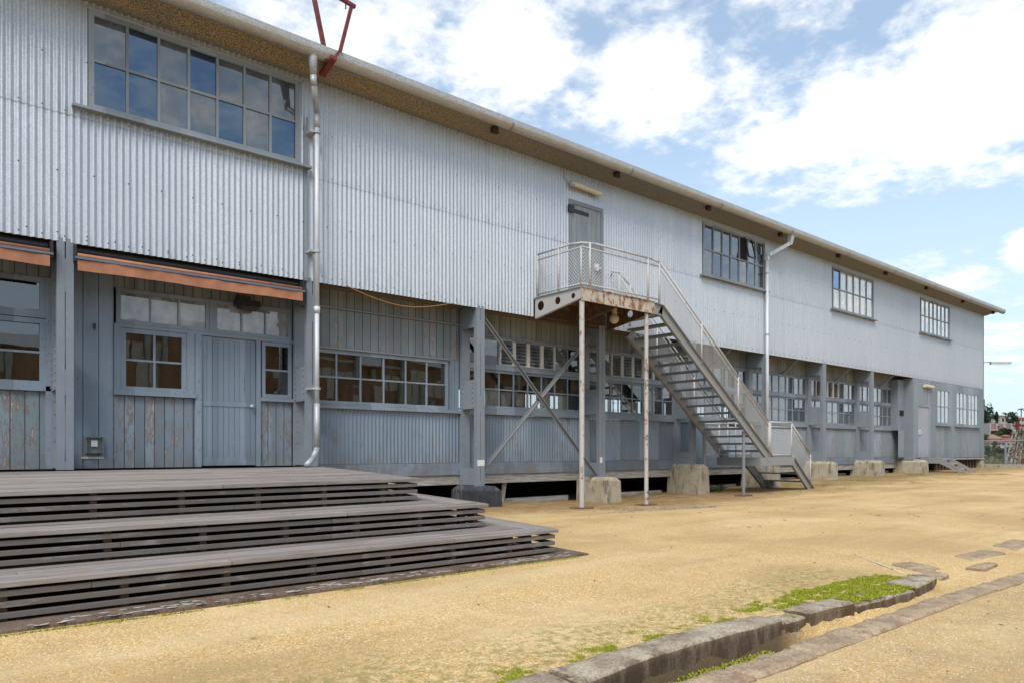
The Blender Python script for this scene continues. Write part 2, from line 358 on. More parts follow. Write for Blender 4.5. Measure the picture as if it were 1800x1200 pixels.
MT['glass_up_grey'] = glass('upper_grey_glass', 3.0, (.12,.14,.16), .15, (.12,.15,.2), gcol=(.82,.9,1.0))
MT['glass_up_dusty'] = glass('upper_dusty_glass', 3.0, (.12,.14,.16), .38, (.17,.21,.24))
MT['glass_white'] = glass('cloud_glare_glass', 3.0, (.4,.4,.4), .9, (.66,.66,.64))  # white of a reflected bright cloud painted in as a diffuse film
MT['louvre'] = glass('louvre_glass', 2.4, (.6,.62,.64), .45, (.42,.46,.48))
# ------------------------------------------------------------------ terrain
def lerp_tab(tab, x):
    if x <= tab[0][0]: return tab[0][1]
    for (a, va), (b, vb) in zip(tab, tab[1:]):
        if x <= b: return va+(vb-va)*(x-a)/(b-a)
    return tab[-1][1]
def sst(a, b, x):
    t = max(0, min(1, (x-a)/(b-a))); return t*t*(3-2*t)
GW = [(-10,.12),(5.5,.12),(9,.02),(11,-.05),(13,-.05),(16,.0),(19,.06),(22,.18),(26,.22),(30,.25),(37,.34),(60,.36)]
GS = [(-10,.12),(12,.12),(20,.14),(32,.2),(40,.34),(60,.36)]
def gz(x, y):
    t = sst(-4.6, -1.6, y)
    return lerp_tab(GS, x)*(1-t)+lerp_tab(GW, x)*t + .035*sst(-8.2, -7.0, y)*sst(6.5, 5.0, x)*(1 if y < -5 else 0) + .006*noise.noise(Vector((x*1.3, y*1.3, 0))) + .018*noise.noise(Vector((x*.3, y*.3, 5)))
YN = [(-6,-9.2),(2.2,-9.2),(3.0,-9.14),(3.9,-9.17),(4.2,-9.18),(4.65,-9.22),(5.5,-9.28),(6.1,-9.22),(6.5,-9.12),(7,-9.05),(9,-9.02),(60,-9)]
YS = [(-6,-9.36),(2.5,-9.38),(4.2,-9.41),(6,-9.42),(7.3,-9.47),(10,-9.5),(60,-9.6)]
CH = [(-6,.24),(2,.25),(3,.24),(3.8,.20),(4.2,.11),(4.6,.09),(5.2,.06),(5.8,.05),(6.3,.03),(7.5,.02),(9,.0),(60,0)]
def frange(a, b, n): return [a+(b-a)*i/(n-1) for i in range(n)]
xs = sorted(set([-30,-20,-14,-10,-8,-6]+frange(-5, 12, 171)+frange(12.2, 20, 40)+frange(20.5, 41, 42)+[42,44,46,47.5,48,49,52,58]))
rows = [('s', -40),('s', -25),('s', -15),('s', -9),('s', -5)]+[('s', -v) for v in (3,2,1.4,1,.8,.65,.5,.4,.3,.24,.2,.17,.12,.06,.02,0.0)]
rows += [('c', .06),('c', .3),('c', .6),('c', .92)]
rows += [('n', v) for v in (0,.03,.08,.13,.16,.20,.25,.35,.45,.6,.8,1,1.3,1.6,2,2.4,2.8,3.2,3.6,4,4.4,4.8,5.2,5.6,6,6.4,6.8,7.2,7.6,8,8.4,8.8,9.2,9.6,10,11,12,14,18,24,32,42)]
gm = MB()
for k, v in rows:
    for x in xs:
        yn, ys = lerp_tab(YN, x), lerp_tab(YS, x)
        y = ys+v if k == 's' else (ys+(yn-ys)*v if k == 'c' else yn+v)
        z = gz(x, y)
        if k == 'c': z -= lerp_tab(CH, x)*(1 if .1 < v < .9 else .9) - .02*noise.noise(Vector((x*2, y*3, 2)))
        if k == 's' and v <= .061 and x < 9.3: z -= .03
        if k == 'n' and v <= .131 and x < 6.1: z -= .04
        if x > 47.6 or y > 32: z -= (x-47.5)*1.4 if x > 47.6 else 8
        gm.v.append((x, y, z))
nx = len(xs)
for j in range(len(rows)-1):
    for i in range(nx-1): gm.f.append((j*nx+i, j*nx+i+1, (j+1)*nx+i+1, (j+1)*nx+i)); gm.m.append(0)
def gravel():
    q = M('yellow_gravel'); big = q.noise(.45, 5, .6); mid = q.noise(3, 5, .65); fine = q.noise(95, 4, .7); v = q.vor(120); gs = q.N.new('ShaderNodeSeparateColor'); q.L.new(v, gs.inputs[0])
    c = q.mix(q.map(fine, .3, .7), (.46,.285,.10), (.79,.55,.255)); c = q.mix(q.map(gs.outputs[0], .8, .95, 0, .7), c, (.88,.78,.58)); c = q.mix(q.map(gs.outputs[1], .86, .95, 0, .75), c, (.26,.165,.08))
    c = q.mix(q.map(big, .47, .62, 0, .5), c, (.42,.285,.13)); c = q.mix(q.map(big, .45, .33, 0, .4), c, (.78,.60,.34)); c = q.mix(q.map(mid, .5, .75, 0, .35), c, (.40,.28,.13))
    yy = q.z(1); xx = q.z(0)
    tr_ = q.noise(1.7, 5, .65, (.10,1,1)); c = q.mix(q.map(tr_, .52, .68, 0, .35), c, (.36,.245,.11)); c = q.mix(q.map(tr_, .45, .33, 0, .3), c, (.72,.57,.33))
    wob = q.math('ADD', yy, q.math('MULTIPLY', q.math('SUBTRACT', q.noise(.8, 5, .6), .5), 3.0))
    darkish = q.math('MULTIPLY', q.map(wob, -3.4, -.7), .8); darkish = q.math('MULTIPLY', darkish, q.map(mid, .3, .6, .55, 1)); c = q.mix(darkish, c, (.20,.12,.055))     # darker brown strip towards the building
    south = q.math('MULTIPLY', q.map(yy, -9.3, -9.6), q.map(q.noise(5, 5, .65), .35, .7, .15, .5)); c = q.mix(south, c, (.34,.25,.15))
    # thin moss beside the kerb and along the slab
    band = q.math('MULTIPLY', q.map(wob, -9.4, -8.9), q.math('SUBTRACT', 1.0, q.map(wob, -8.8, -7.9)))
    gm_ = q.math('MULTIPLY', band, q.map(q.noise(16, 6, .7), .44, .60)); gm_ = q.math('MULTIPLY', gm_, q.map(xx, 5.6, 6.6, 1, 0)); c = q.mix(q.math('MULTIPLY', gm_, .7), c, (.20,.20,.055))
    gr = q.math('MULTIPLY', q.map(q.noise(.9, 3), .57, .64), q.map(q.noise(28, 5, .7), .42, .6)); gr = q.math('MULTIPLY', gr, q.math('MULTIPLY', q.map(xx, 17, 21), q.map(yy, -3.2, -1.4)))
    c = q.mix(gr, c, (.17,.21,.05))
    inch = q.math('MULTIPLY', q.math('MULTIPLY', q.map(yy, -9.46, -9.42), q.map(yy, -9.14, -9.08, 1, 0)), q.map(xx, 3.8, 4.3, 1, 0)); c = q.mix(q.math('MULTIPLY', inch, .93), c, (.07,.05,.03))
    h = q.math('ADD', q.math('MULTIPLY', fine, .6), q.math('MULTIPLY', gs.outputs[2], .5)); h = q.math('ADD', h, q.math('MULTIPLY', q.noise(7, 3, .5), 1.6)); q.bump(h, .55, .014); return q.out(c, .95, 0, .2)
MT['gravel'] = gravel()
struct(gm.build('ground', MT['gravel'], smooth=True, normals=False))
# water and the far shore
q = M('harbour_water'); q.bump(q.noise(.6, 4), .3, .2); wat = q.out((.03,.05,.06), .15)
o = MB(); o.add([(-3000,-3000,-9),(3000,-3000,-9),(3000,3000,-9),(-3000,3000,-9)], [(0,1,2,3)]); struct(o.build('water', wat, normals=False))
HX, HY = 467.5, 119.7
def hp(s, t, z): return Vector((HX+.768*s+.640*t, HY-.640*s+.768*t, z))
HT = [(-60,-10.5),(-40,-9.3),(-28,-7),(0,1.5),(18,8),(45,15),(75,18),(130,17),(220,15)]
def hz(s, t): return lerp_tab(HT, t)+1.2*noise.noise(Vector((s*.03, t*.03, 1)))+(2.5*noise.noise(Vector((s*.012, 3, 1))) if t > 10 else 0)
hm = MB(); ss = frange(-420, 420, 106); tt = frange(-60, 220, 36)
for t in tt:
    for s in ss: hm.v.append(tuple(hp(s, t, hz(s, t))))
for j in range(len(tt)-1):
    for i in range(len(ss)-1): n = len(ss); hm.f.append((j*n+i, j*n+i+1, (j+1)*n+i+1, (j+1)*n+i)); hm.m.append(0)
q = M('far_hillside'); hmat = q.out(q.mix(q.map(q.noise(.12, 5), .4, .6), (.07,.075,.035), (.19,.15,.09)), .95)
struct(hm.build('hillside', hmat, smooth=True, normals=False))
# ------------------------------------------------------------------ THE BUILDING
BLD = empty('corrugated_building')
tag(BLD, 'long two storey corrugated iron building with grey windows, steel posts and concrete piers', 'building')
POST = [-5.59, -2.03, 1.53, 5.09, 8.65, 12.2, 15.72, 19.27, 22.83, 26.38, 30.03]
XL, XR = -5.6, 37.94
ZB, ZS, ZT = 3.98, 5.73, 7.38
UPW = [(1.8,4.85,5.88,7.26),(16.09,19.15,5.82,7.23),(23.31,26.39,5.82,7.22),(30.63,33.71,5.82,7.2),(-5.3,-2.2,5.88,7.26)]
UDOOR = (11.09, 12.19, 4.38, 6.72)
holes_ = [(a-.01, b+.01, c-.01, d+.01) for a, b, c, d in UPW]+[UDOOR, (10.08, 12.62, 3.9, 4.36)]
PITCH = .087
def corr(xa, xb, za, zb, y0, amp, pitch, holes=(), per=8):
    mb = MB(); n = int(round((xb-xa)/(pitch/per))); prev = None
    for i in range(n+1):
        x = xa+(xb-xa)*i/n; y = y0+amp*math.cos(2*math.pi*x/pitch)
        if i < n:
            xm = x+(xb-xa)/n/2; segs = [(za, zb)]
            for (hx0, hx1, hz0, hz1) in holes:
                if hx0 < xm < hx1:
                    new = []
                    for a, b in segs:
                        if hz0 > a: new.append((a, min(b, hz0)))
                        if hz1 < b: new.append((max(a, hz1), b))
                    segs = [(a, b) for a, b in new if b-a > .001]
            x2 = xa+(xb-xa)*(i+1)/n; y2 = y0+amp*math.cos(2*math.pi*x2/pitch)
            for a, b in segs:
                mb.add([(x,y,a),(x2,y2,a),(x2,y2,b),(x,y,b)], [(0,1,2,3)])
    return mb
lo = corr(XL, XR, ZB, ZS+.03, 0.0, .014, PITCH, holes_)
up = corr(XL, XR, ZS, ZT, -.007, .014, PITCH, holes_)
def hexcap(mb, x, z): mb.cyl((x,-.014,z), (x,-.032,z), .012, .006, n=6, mi=1)
for zr, stp in ((4.05,3),(4.09,4),(5.78,3),(4.95,5),(6.5,6),(7.3,4)):
    k0 = int(XL/PITCH)
    for k in range(k0, int(XR/PITCH), stp):
        x = (k+.5)*PITCH; z = zr+U(-.01,.01)
        if any(a < x < b and c < z < d for a, b, c, d in holes_): continue
        hexcap(lo if z < ZS else up, x, z)
screw = simple('grey_screw', (.16,.17,.18), .1)
for nm_, mb_ in (('lower_wall_cladding', lo), ('upper_wall_cladding', up)):
    o_ = mb_.build(nm_, [MT['galv'], screw], BLD, smooth=True, normals=False)
sm = MB()                                                        # drip edge shadow line of the lap
MB_ = MB()
# soffit, roof, gables, back
s_ = MB(); s_.add([(XL,-.005,7.36),(XR+.25,-.005,7.36),(XR+.25,-.30,7.44),(XL,-.30,7.44),(XL,-.60,7.47),(XR+.25,-.60,7.47)], [(0,1,2,3),(3,2,5,4)])
s_.build('soffit', MT['soffit'], BLD, normals=False)
r_ = MB(); r_.hexa([(XL,-.6,7.49),(XR+.3,-.6,7.49),(XR+.3,6.2,9.3),(XL,6.2,9.3)], [(XL,-.6,7.52),(XR+.3,-.6,7.52),(XR+.3,6.2,9.33),(XL,6.2,9.33)])
r_.hexa([(XL,13,7.49),(XR+.3,13,7.49),(XR+.3,6.2,9.3),(XL,6.2,9.3)], [(XL,13,7.52),(XR+.3,13,7.52),(XR+.3,6.2,9.33),(XL,6.2,9.33)])
r_.build('roof', MT['gutter'], BLD)
g_ = MB(); g_.extr([(XR,-.006,.8),(XR,12.4,.8),(XR,12.4,7.4),(XR,6.2,9.25),(XR,-.006,7.37)], (-.03,0,0)); g_.extr([(XL,.0,.8),(XL,12.4,.8),(XL,12.4,7.4),(XL,6.2,9.25),(XL,.0,7.37)], (.03,0,0))
g_.build('gable_wall', MT['galv'], BLD)
MB().box(10.0,12.7,.03,.09,3.95,4.4).build('landing_bearer', simple('dark_brown_bearer', (.07,.045,.03), .3, 12), BLD)
# end cover strip on the corner, and the plank above the recess
MB().box(XR-.03,XR+.02,-.03,.03,.8,7.36).build('corner_strip', MT['flat_sheet'], BLD)
b_ = MB(); b_.box(XL,30.0,.10,.24,4.0,4.16); b_.box(XL,30.0,.02,.06,3.985,4.02); b_.build('ceiling_joist', simple('brown_beam', (.10,.075,.055), .3, 20, .8, st=(.1,1,1)), BLD)
MB().box(XL,XR-.05,.24,12.3,4.10,4.14).build('inner_ceiling', MT['in_ceil'], BLD)
jo = MB()
for i in range(88): jo.box(XL+.3+i*.5, XL+.35+i*.5, .7, 12.2, 3.96, 4.10)
jo.build('ceiling_joists', MT['in_ceil'], BLD)
MB().box(XL,XR-.05,.65,12.3,.80,.86).build('inner_floor', MT['in_floor'], BLD)
MB().box(XL,30.0,.24,.60,4.045,4.10).build('recess_ceiling', simple('recess_board', (.22,.15,.10), .3, 20, .8), BLD)
# upper storey interior behind the upstairs windows
MB().box(XL,XR-.05,2.6,2.65,4.16,7.3).build('upstairs_partition', MT['in_wall'], BLD)
# back wall with its window openings (seen through the ground floor)
bw = MB(); bw.box(XL,16.5,12.3,12.4,.86,4.1); bw.box(16.5,XR,12.3,12.4,.86,2.0); bw.box(16.5,XR,12.3,12.4,3.62,4.1); bw.box(XL,XR,12.3,12.4,4.14,7.35)
for k in range(7): bw.box(16.5+k*3.56-.35, 16.5+k*3.56+.35, 12.3,12.4,2.0,3.62)
for k in range(60): 
    bw.box(16.5+k*.36, 16.5+k*.36+.04, 12.32,12.37,2.0,3.62)
bw.box(16.5,XR,12.33,12.36,2.8,2.87)
bw.build('back_wall', MT['in_wall'], BLD)
ip = MB()
for x in POST[3:]:
    for y in (4.2, 8.2): ip.box(x-.1,x+.1,y-.1,y+.1,.86,4.0)
ip.box(8.9,9.0,4,12,.86,4.0); ip.box(-2,5.0,3.4,3.5,.86,4.0)
ip.build('inner_posts', MT['in_wall'], BLD)
sk = MB(); sk.box(XL,30.,2.6,2.7,-.6,.8); sk.box(30.,XR,.5,.6,-.6,.8); sk.build('crawl_light_stop', MT['dark'], BLD)  # added dark sheets that stop light showing through under the floor
ir = random.Random(3); junk = MB(); junk.box(35.9,37.3,1.0,1.1,.86,2.95); junk.box(32.4,33.1,1.5,1.6,.86,3.3)  # these two are screens added behind the end windows to darken them
for i in range(26):
    x = ir.uniform(16, 36); y = ir.uniform(2.5, 11); h = ir.uniform(1.2, 2.9); junk.box(x,x+ir.uniform(.3,.9),y,y+ir.uniform(.3,.7),.86,h)
junk.build('crates_and_screens', MT['in_wall'], BLD)
# ---- gutter, straps, rafters
gt = MB(); gy, gzc, gr_ = -.60, 7.53, .108; n = 10
def halfround(x0, x1, rr):
    pts = [(gy-rr*math.cos(math.pi*i/n), gzc-rr*math.sin(math.pi*i/n)) for i in range(n+1)]
    inn = [(gy-(rr-.006)*math.cos(math.pi*i/n), gzc-(rr-.006)*math.sin(math.pi*i/n)) for i in range(n, -1, -1)]
    ring = pts+[(gy+rr+.0, gzc+.05)]+inn
    ring = [(gy-rr, gzc+.075)]+pts+inn
    gt.extr([(x0,a,b) for a, b in ring], (x1-x0,0,0))
seg = [XL]+[p+.28 for p in POST[4:]]+[34.2, 40.0-1.35]
for a, b in zip(seg, seg[1:]): halfround(a, b-.004, gr_)
gt.extr([(XR+.70,gy+gr_*math.cos(math.pi*i/8),gzc-gr_*math.sin(math.pi*i/8)) for i in range(9)]+[(XR+.70,gy-gr_,gzc+.07)], (.01,0,0))
gt.build('gutter', MT['gutter'], BLD, smooth=False)
for p in POST[4:]+[33.95]:
    gs_ = MB(); x0 = p+.25
    ring = [(gy-(gr_+.006)*math.cos(math.pi*i/n), gzc-(gr_+.006)*math.sin(math.pi*i/n)) for i in range(n+1)]
    for (a, b), (c, d) in zip(ring, ring[1:]): gs_.add([(x0,a,b),(x0+.045,a,b),(x0+.045,c,d),(x0,c,d)], [(0,1,2,3)])
    gs_.build('gutter_strap', MT['steel'], BLD)
for p in POST[4:]+[33.95, 37.75]:
    ra = MB(); ra.box(p-.06,p+.06,-.50,-.40,7.36,7.46); ra.box(p-.085,p+.085,-.49,-.41,7.345,7.36)
    ra.build('rafter_end', simple('rusty_rafter', (.055,.022,.016), .5, 30, .8), BLD)
# ---- windows
def window(x0, x1, z0, z1, yp, cols, rws, fr=.06, mull=.028, mats=('glass',), frame='frame', sill=None, pick=None, depth=.05, parent=BLD, widths=None, tilt=.006, louv=()):
    f = MB(); yf = yp-.02
    f.box(x0,x1,yf,yf+depth+.02,z0,z0+fr); f.box(x0,x1,yf,yf+depth+.02,z1-fr,z1); f.box(x0,x0+fr,yf,yf+depth+.02,z0+fr,z1-fr); f.box(x1-fr,x1,yf,yf+depth+.02,z0+fr,z1-fr)
    ex = [x0+fr+(x1-x0-2*fr)*i/cols for i in range(cols+1)] if widths is None else widths
    ez = [z0+fr+(z1-z0-2*fr)*i/rws for i in range(rws+1)]
    for x in ex[1:-1]: f.box(x-mull/2,x+mull/2,yf+.008,yf+depth,z0+fr,z1-fr)
    for z in ez[1:-1]: f.box(x0+fr,x1-fr,yf+.011,yf+depth-.003,z-mull/2,z+mull/2)
    fo = f.build('window', MT[frame], parent)
    g = MB()
    for i in range(len(ex)-1):
        for j in range(rws):
            mi = pick(i, j) if pick else random.randrange(len(mats))
            a, b, c, d = ex[i]+.001, ex[i+1]-.001, ez[j]+.001, ez[j+1]-.001; y = yf+depth*.6
            if i in louv:
                nl = 7; f2 = MB(); hh = (d-c)/nl
                for q_ in range(nl): g.hexa([(a+.02,y-.03,c+q_*hh),(b-.02,y-.03,c+q_*hh),(b-.02,y-.024,c+q_*hh),(a+.02,y-.024,c+q_*hh)], [(a+.02,y+.03,c+(q_+1.12)*hh),(b-.02,y+.03,c+(q_+1.12)*hh),(b-.02,y+.036,c+(q_+1.12)*hh),(a+.02,y+.036,c+(q_+1.12)*hh)], len(mats)-1)
                continue
            t1, t2, t3 = [U(-1,1)*tilt*(b-a) for _ in range(3)]
            g.add([(a,y,c),(b,y+t1,c),(b,y+t1+t2,d),(a,y+t2,d)], [(0,1,2,3)], mi)
    g.build('pane', [MT[m_] for m_ in mats] if len(mats) > 1 else MT[mats[0]], fo, normals=False)
    if louv:
        for i in louv:
            lf = MB()
            for x in (ex[i]+.022, ex[i+1]-.022): lf.box(x-.022,x+.022,yf-.012,yf+.03,z0+fr,z1-fr)
            lf.box(ex[i]+.044,ex[i+1]-.044,yf-.01,yf+.02,z0+fr,z0+fr+.012); lf.build('louvre_channel', MT['whitef'], fo)
    if sill:
        s = MB(); s.hexa([(sill[0],yf-.09,z0-.05),(sill[1],yf-.09,z0-.05),(sill[1],yf+.02,z0-.045),(sill[0],yf+.02,z0-.045)], [(sill[0],yf-.09,z0-.015),(sill[1],yf-.09,z0-.015),(sill[1],yf+.02,z0-.001),(sill[0],yf+.02,z0-.001)])
        s.build('sill', MT[frame], fo)
    return fo
MT['whitef'] = paint('white_flaking_frame', (.52,.49,.45), .5, 3, st=(1,1,1))
up1 = {(0,0):0,(1,0):0,(2,0):1,(3,0):1,(4,0):0,(5,0):1,(6,0):0,(0,1):1,(1,1):0,(2,1):1,(3,1):0,(4,1):1,(5,1):1,(6,1):1}
for k, (a, b, c, d) in enumerate(UPW):
    if k in (0, 4): window(a, b, c, d, -.02, 7, 2, .07, .035, ('glass_up','glass_up_dusty'), 'upframe', (a-.2, b+.18), lambda i, j: up1[(i, j)], .06, tilt=.004)
    elif k == 1: window(a, b, c, d, -.02, 7, 2, .06, .035, ('glass_up_grey','glass_up_dusty','dark'), 'upframe', (a-.12, b+.12), lambda i, j: 2 if (i, j) == (4, 1) else (1 if (i*3+j) % 4 == 0 else 0), .06, tilt=.004)
    else: window(a, b, c, d, -.02, 6 if k == 2 else 7, 2, .055, .035, ('glass_up','glass_white'), 'upframe', (a-.12, b+.12), lambda i, j, k=k: 0 if (k == 2 and i == 0 and j == 1) else 1, .06, tilt=.004)
    fl = MB(); fl.box(a-.04, b+.04, -.034, -.02, d, d+.03); fl.build('window_flashing', MT['gutter'], BLD)
op = MB(); op.bar((18.03,-.06,7.17),(18.03,-.20,6.60),.03,.035); op.bar((18.38,-.06,7.17),(18.38,-.20,6.60),.03,.035); op.bar((18.03,-.20,6.60),(18.38,-.20,6.60),.035,.035)
op.build('open_vent_sash', MT['blackm'], BLD)
# ---- recessed ground floor wall, plane y=.6
YW = .60
def boards(x0, x1, z0, z1, y, bw_, mat, name='board_wall', gap=.012, th=.02):
    mb = MB(); x = x0
    while x < x1-.02:
        e = min(x+bw_, x1); dy = U(-.003,.003); mb.box(x+gap/2, e-gap/2, y+dy, y+th, z0, z1); x = e
    mb.box(x0, x1, y+th, y+th+.01, z0, z1); return mb.build(name, MT[mat], BLD)
ZF = .88
def trim(x0, x1, z0, z1, mat='frame', d=.03, name='trim_board'): return MB().box(x0,x1,YW-d,YW+.03,z0,z1).build(name, MT[mat], BLD)
def bay_left(k):        # bays whose windows have transoms above
    a = POST[k]+.1; b = POST[k+1]-.1
    boards(a, b, 3.57, 4.04, YW, .14, 'boards_soffit')
    window(a+.02, b-.06, 3.03, 3.57, YW, 5, 1, .07, .03, ('glass','glass_dusty'), tilt=.004)
    trim(a, b, 3.00, 3.028)
    window(a+.02, b-.06, 2.05, 2.99, YW, 4, 2, .07, .03, ('glass','glass'), tilt=.012)
    trim(a, b, 1.98, 2.05, d=.05, name='sill_board')
    boards(a, b, ZF, 1.975, YW, .17, 'boards_peel_green')
    MB().box(b-.06,b+.0,YW-.05,YW+.02,ZF,3.57).build('door_jamb', MT['frame'], BLD)
bay_left(0); bay_left(1)
# bay with the door
a, b = POST[2]+.1, POST[3]-.1
boards(a, 2.23, ZF, 4.04, YW, .2, 'boards_smooth'); boards(2.23, 4.99, 3.57, 4.04, YW, .14, 'boards_soffit')
window(2.26, 3.60, 3.04, 3.57, YW, 3, 1, .06, .025, ('glass_pale',)); window(3.66, 4.97, 3.04, 3.57, YW, 3, 1, .06, .025, ('glass_pale','glass_dusty'))
trim(2.23, 4.99, 2.985, 3.037); trim(3.60, 3.66, 3.037, 3.57)
window(2.32, 3.25, 2.04, 2.98, YW, 2, 2, .07, .03, ('glass',), tilt=.02)
trim(2.23, 2.318, 2.04, 2.985); trim(3.252, 3.37, 2.04, 2.985)
trim(2.22, 3.38, 1.975, 2.04, d=.07, name='sill_board'); boards(2.23, 3.37, ZF, 1.97, YW, .14, 'boards_peel')
window(4.45, 4.97, 2.04, 2.98, YW, 1, 2, .06, .03, ('glass',), tilt=.02); trim(4.42, 4.99, 1.975, 2.035, d=.06, name='sill_board')
boards(4.42, 4.99, ZF, 1.97, YW, .14, 'boards_peel')
jb = MB(); jb.box(3.375,3.47,YW-.045,YW+.03,ZF,2.984); jb.box(4.35,4.42,YW-.045,YW+.03,ZF,2.984); jb.build('door_frame', MT['frame'], BLD)
dr = MB(); x = 3.475
dr.box(3.475,4.345,YW+.005,YW+.03,ZF+.01,2.98)
while x < 4.34:
    dr.box(x+.003, min(x+.085,4.345)-.003, YW-.004, YW+.006, 1.03, 1.86); dr.box(x+.003, min(x+.085,4.345)-.003, YW-.004, YW+.006, 1.95, 2.93); x += .087
dr.box(3.478,4.342,YW-.014,YW+.005,1.862,1.948); dr.box(3.478,4.342,YW-.012,YW+.005,.90,1.028)
do = dr.build('door', MT['door'], BLD)
MB().cyl((4.26,YW-.02,1.88),(4.26,YW-.07,1.88),.018).ball((4.26,YW-.08,1.88),.03).build('door_knob', MT['pipe'], do)
# flood lamp over the transoms
fl = MB(); fl.box(3.98,4.36,YW-.22,YW-.02,3.50,3.60); fl.box(4.02,4.32,YW-.26,YW-.05,3.46,3.50); fl.box(4.0,4.18,YW-.23,YW-.01,3.602,3.66); fl.build('flood_lamp', MT['blackm'], BLD)
# socket box and letter slot
sb = MB(); sb.box(1.86,2.07,YW-.05,YW-.002,1.10,1.33); sb.box(1.85,2.08,YW-.10,YW-.002,1.33,1.345); sb.box(1.85,1.865,YW-.09,YW-.002,1.10,1.33); sb.box(2.065,2.08,YW-.09,YW-.002,1.10,1.33)
bo = sb.build('socket_box', simple('dull_green_grey_metal', (.17,.185,.175), .15, 20, .5), BLD)
MB().box(1.925,2.005,YW-.075,YW-.05,1.20,1.29).build('socket', MT['whitepl'], bo)
MB().cyl((1.955,YW-.01,1.34),(1.955,YW-.01,1.42),.01).build('conduit', MT['steel'], bo)
MB().box(1.81,2.10,YW-.012,YW-.002,1.02,1.05).build('letter_slot', simple('worn_brass', (.5,.48,.38), .2, 60, .5), BLD)
hk = MB(); hk.box(1.96,1.99,YW-.03,YW-.002,2.93,3.0); hk.box(1.965,1.98,YW-.06,YW-.03,2.90,2.95); hk.build('rusty_hook', MT['blackm'], BLD)
# bay 2: wide boards over one long window and painted iron
a, b = POST[3]+.1, POST[4]-.1
boards(a, b, 3.72, 4.04, YW, .165, 'boards_soffit'); boards(a, b, 3.0, 3.69, YW, .165, 'boards_high')
trim(a, b+.08, 3.692, 3.718, 'trim_worn', .05); trim(a, 8.30, 2.968, 2.998, 'trim_worn', .055)
window(5.26, 8.27, 1.97, 2.965, YW, 6, 2, .07, .03, ('glass',), tilt=.016, widths=[5.33+.485*i if i < 6 else 8.20 for i in range(7)])
boards(8.30, b, 1.97, 2.995, YW, .14, 'boards_smooth'); trim(a, b, 1.90, 1.965, d=.07, name='sill_board')
def low_wall(k, mat, plate=True):
    a, b = POST[k]+.02, POST[k+1]-.02
    c_ = corr(a, b, ZF+.01, 1.90, YW+.0, .009, .080); c_.build('painted_iron_panel', MT[mat], BLD, smooth=True, normals=False)
    MB().box(a,b,YW-.035,YW+.10,.64,.885).build('bottom_plate', MT['plate'], BLD)
    MB().box(a,b,YW+.0,YW+.18,.44,.636).build('weathered_beam', MT['beam'], BLD)
low_wall(3, 'corr_paint')
def bay(k, louv=(), far=False, open_=()):
    a, b = POST[k]+.08, POST[k+1]-.08
    boards(a, b, 3.58, 4.04, YW, .15, 'boards_soffit')
    trim(a, b, 3.555, 3.579, 'trim_worn', .045)
    ex = [a+.05+(b-a-.1)*i/8 for i in range(9)]
    mats = ('glass','glass_dusty','louvre'); pk = lambda i, j: 1 if random.random() < .45 else 0
    window(a, b, 2.935, 3.553, YW, 8, 1, .05, .03, mats, 'frame', None, pk, widths=ex, louv=louv, tilt=.006)
    trim(a, b, 2.862, 2.933, 'frame', .05)
    window(a, b, 2.04, 2.860, YW, 8, 2, .055, .028, ('glass','glass_dusty'), 'frame', None, lambda i, j: 1 if random.random() < .22 else 0, widths=ex, tilt=.008)
    trim(a, b, 1.905, 2.038, 'frame' if not far else 'flat_sheet', .06, 'sill_board')
    low_wall(k, 'corr_paint_far' if far else 'corr_paint')
bay(4, (2,3,4,5)); bay(5, (2,3,4,5)); bay(6); bay(7, far=True); bay(8, (1,2,3,4), far=True); bay(9, far=True)
# papers and dark things just inside the glass
pp = MB()
for x0, x1, z0, z1 in ((9.75,10.02,2.10,2.42),(10.15,10.4,2.12,2.42),(10.95,11.2,2.12,2.45),(11.45,11.75,2.1,2.42),(12.75,12.95,2.1,2.4),(13.9,14.3,2.1,2.38),(14.4,14.7,2.12,2.4)):
    pp.box(x0,x1,YW+.10,YW+.105,z0,z1)
pp.build('paper_notices', MT['paper'], BLD)
# joists and struts under the jetty
for x in (13.9, 17.5, 21.2, 24.75, 28.3):
    MB().bar((x,YW-.02,3.58),(x,.06,3.99),.05,.07).build('diagonal_strut', MT['steel'], BLD)
# base timber and stumps in the crawl space
bt = MB()
for k in range(4, 10): bt.box(POST[k]+.3,POST[k+1]-.3,.82,.90,gz(POST[k]+1.7,.8)-.05,gz(POST[k]+1.7,.8)+.10)
bt.build('base_timber', MT['beam'], BLD)
for k in range(3, 10):
    x = POST[k]+1.15; MB().bar((x+.0,.78,-.1),(x+.08,.74,.5),.09,.09).build('leaning_stump', MT['beam'], BLD)
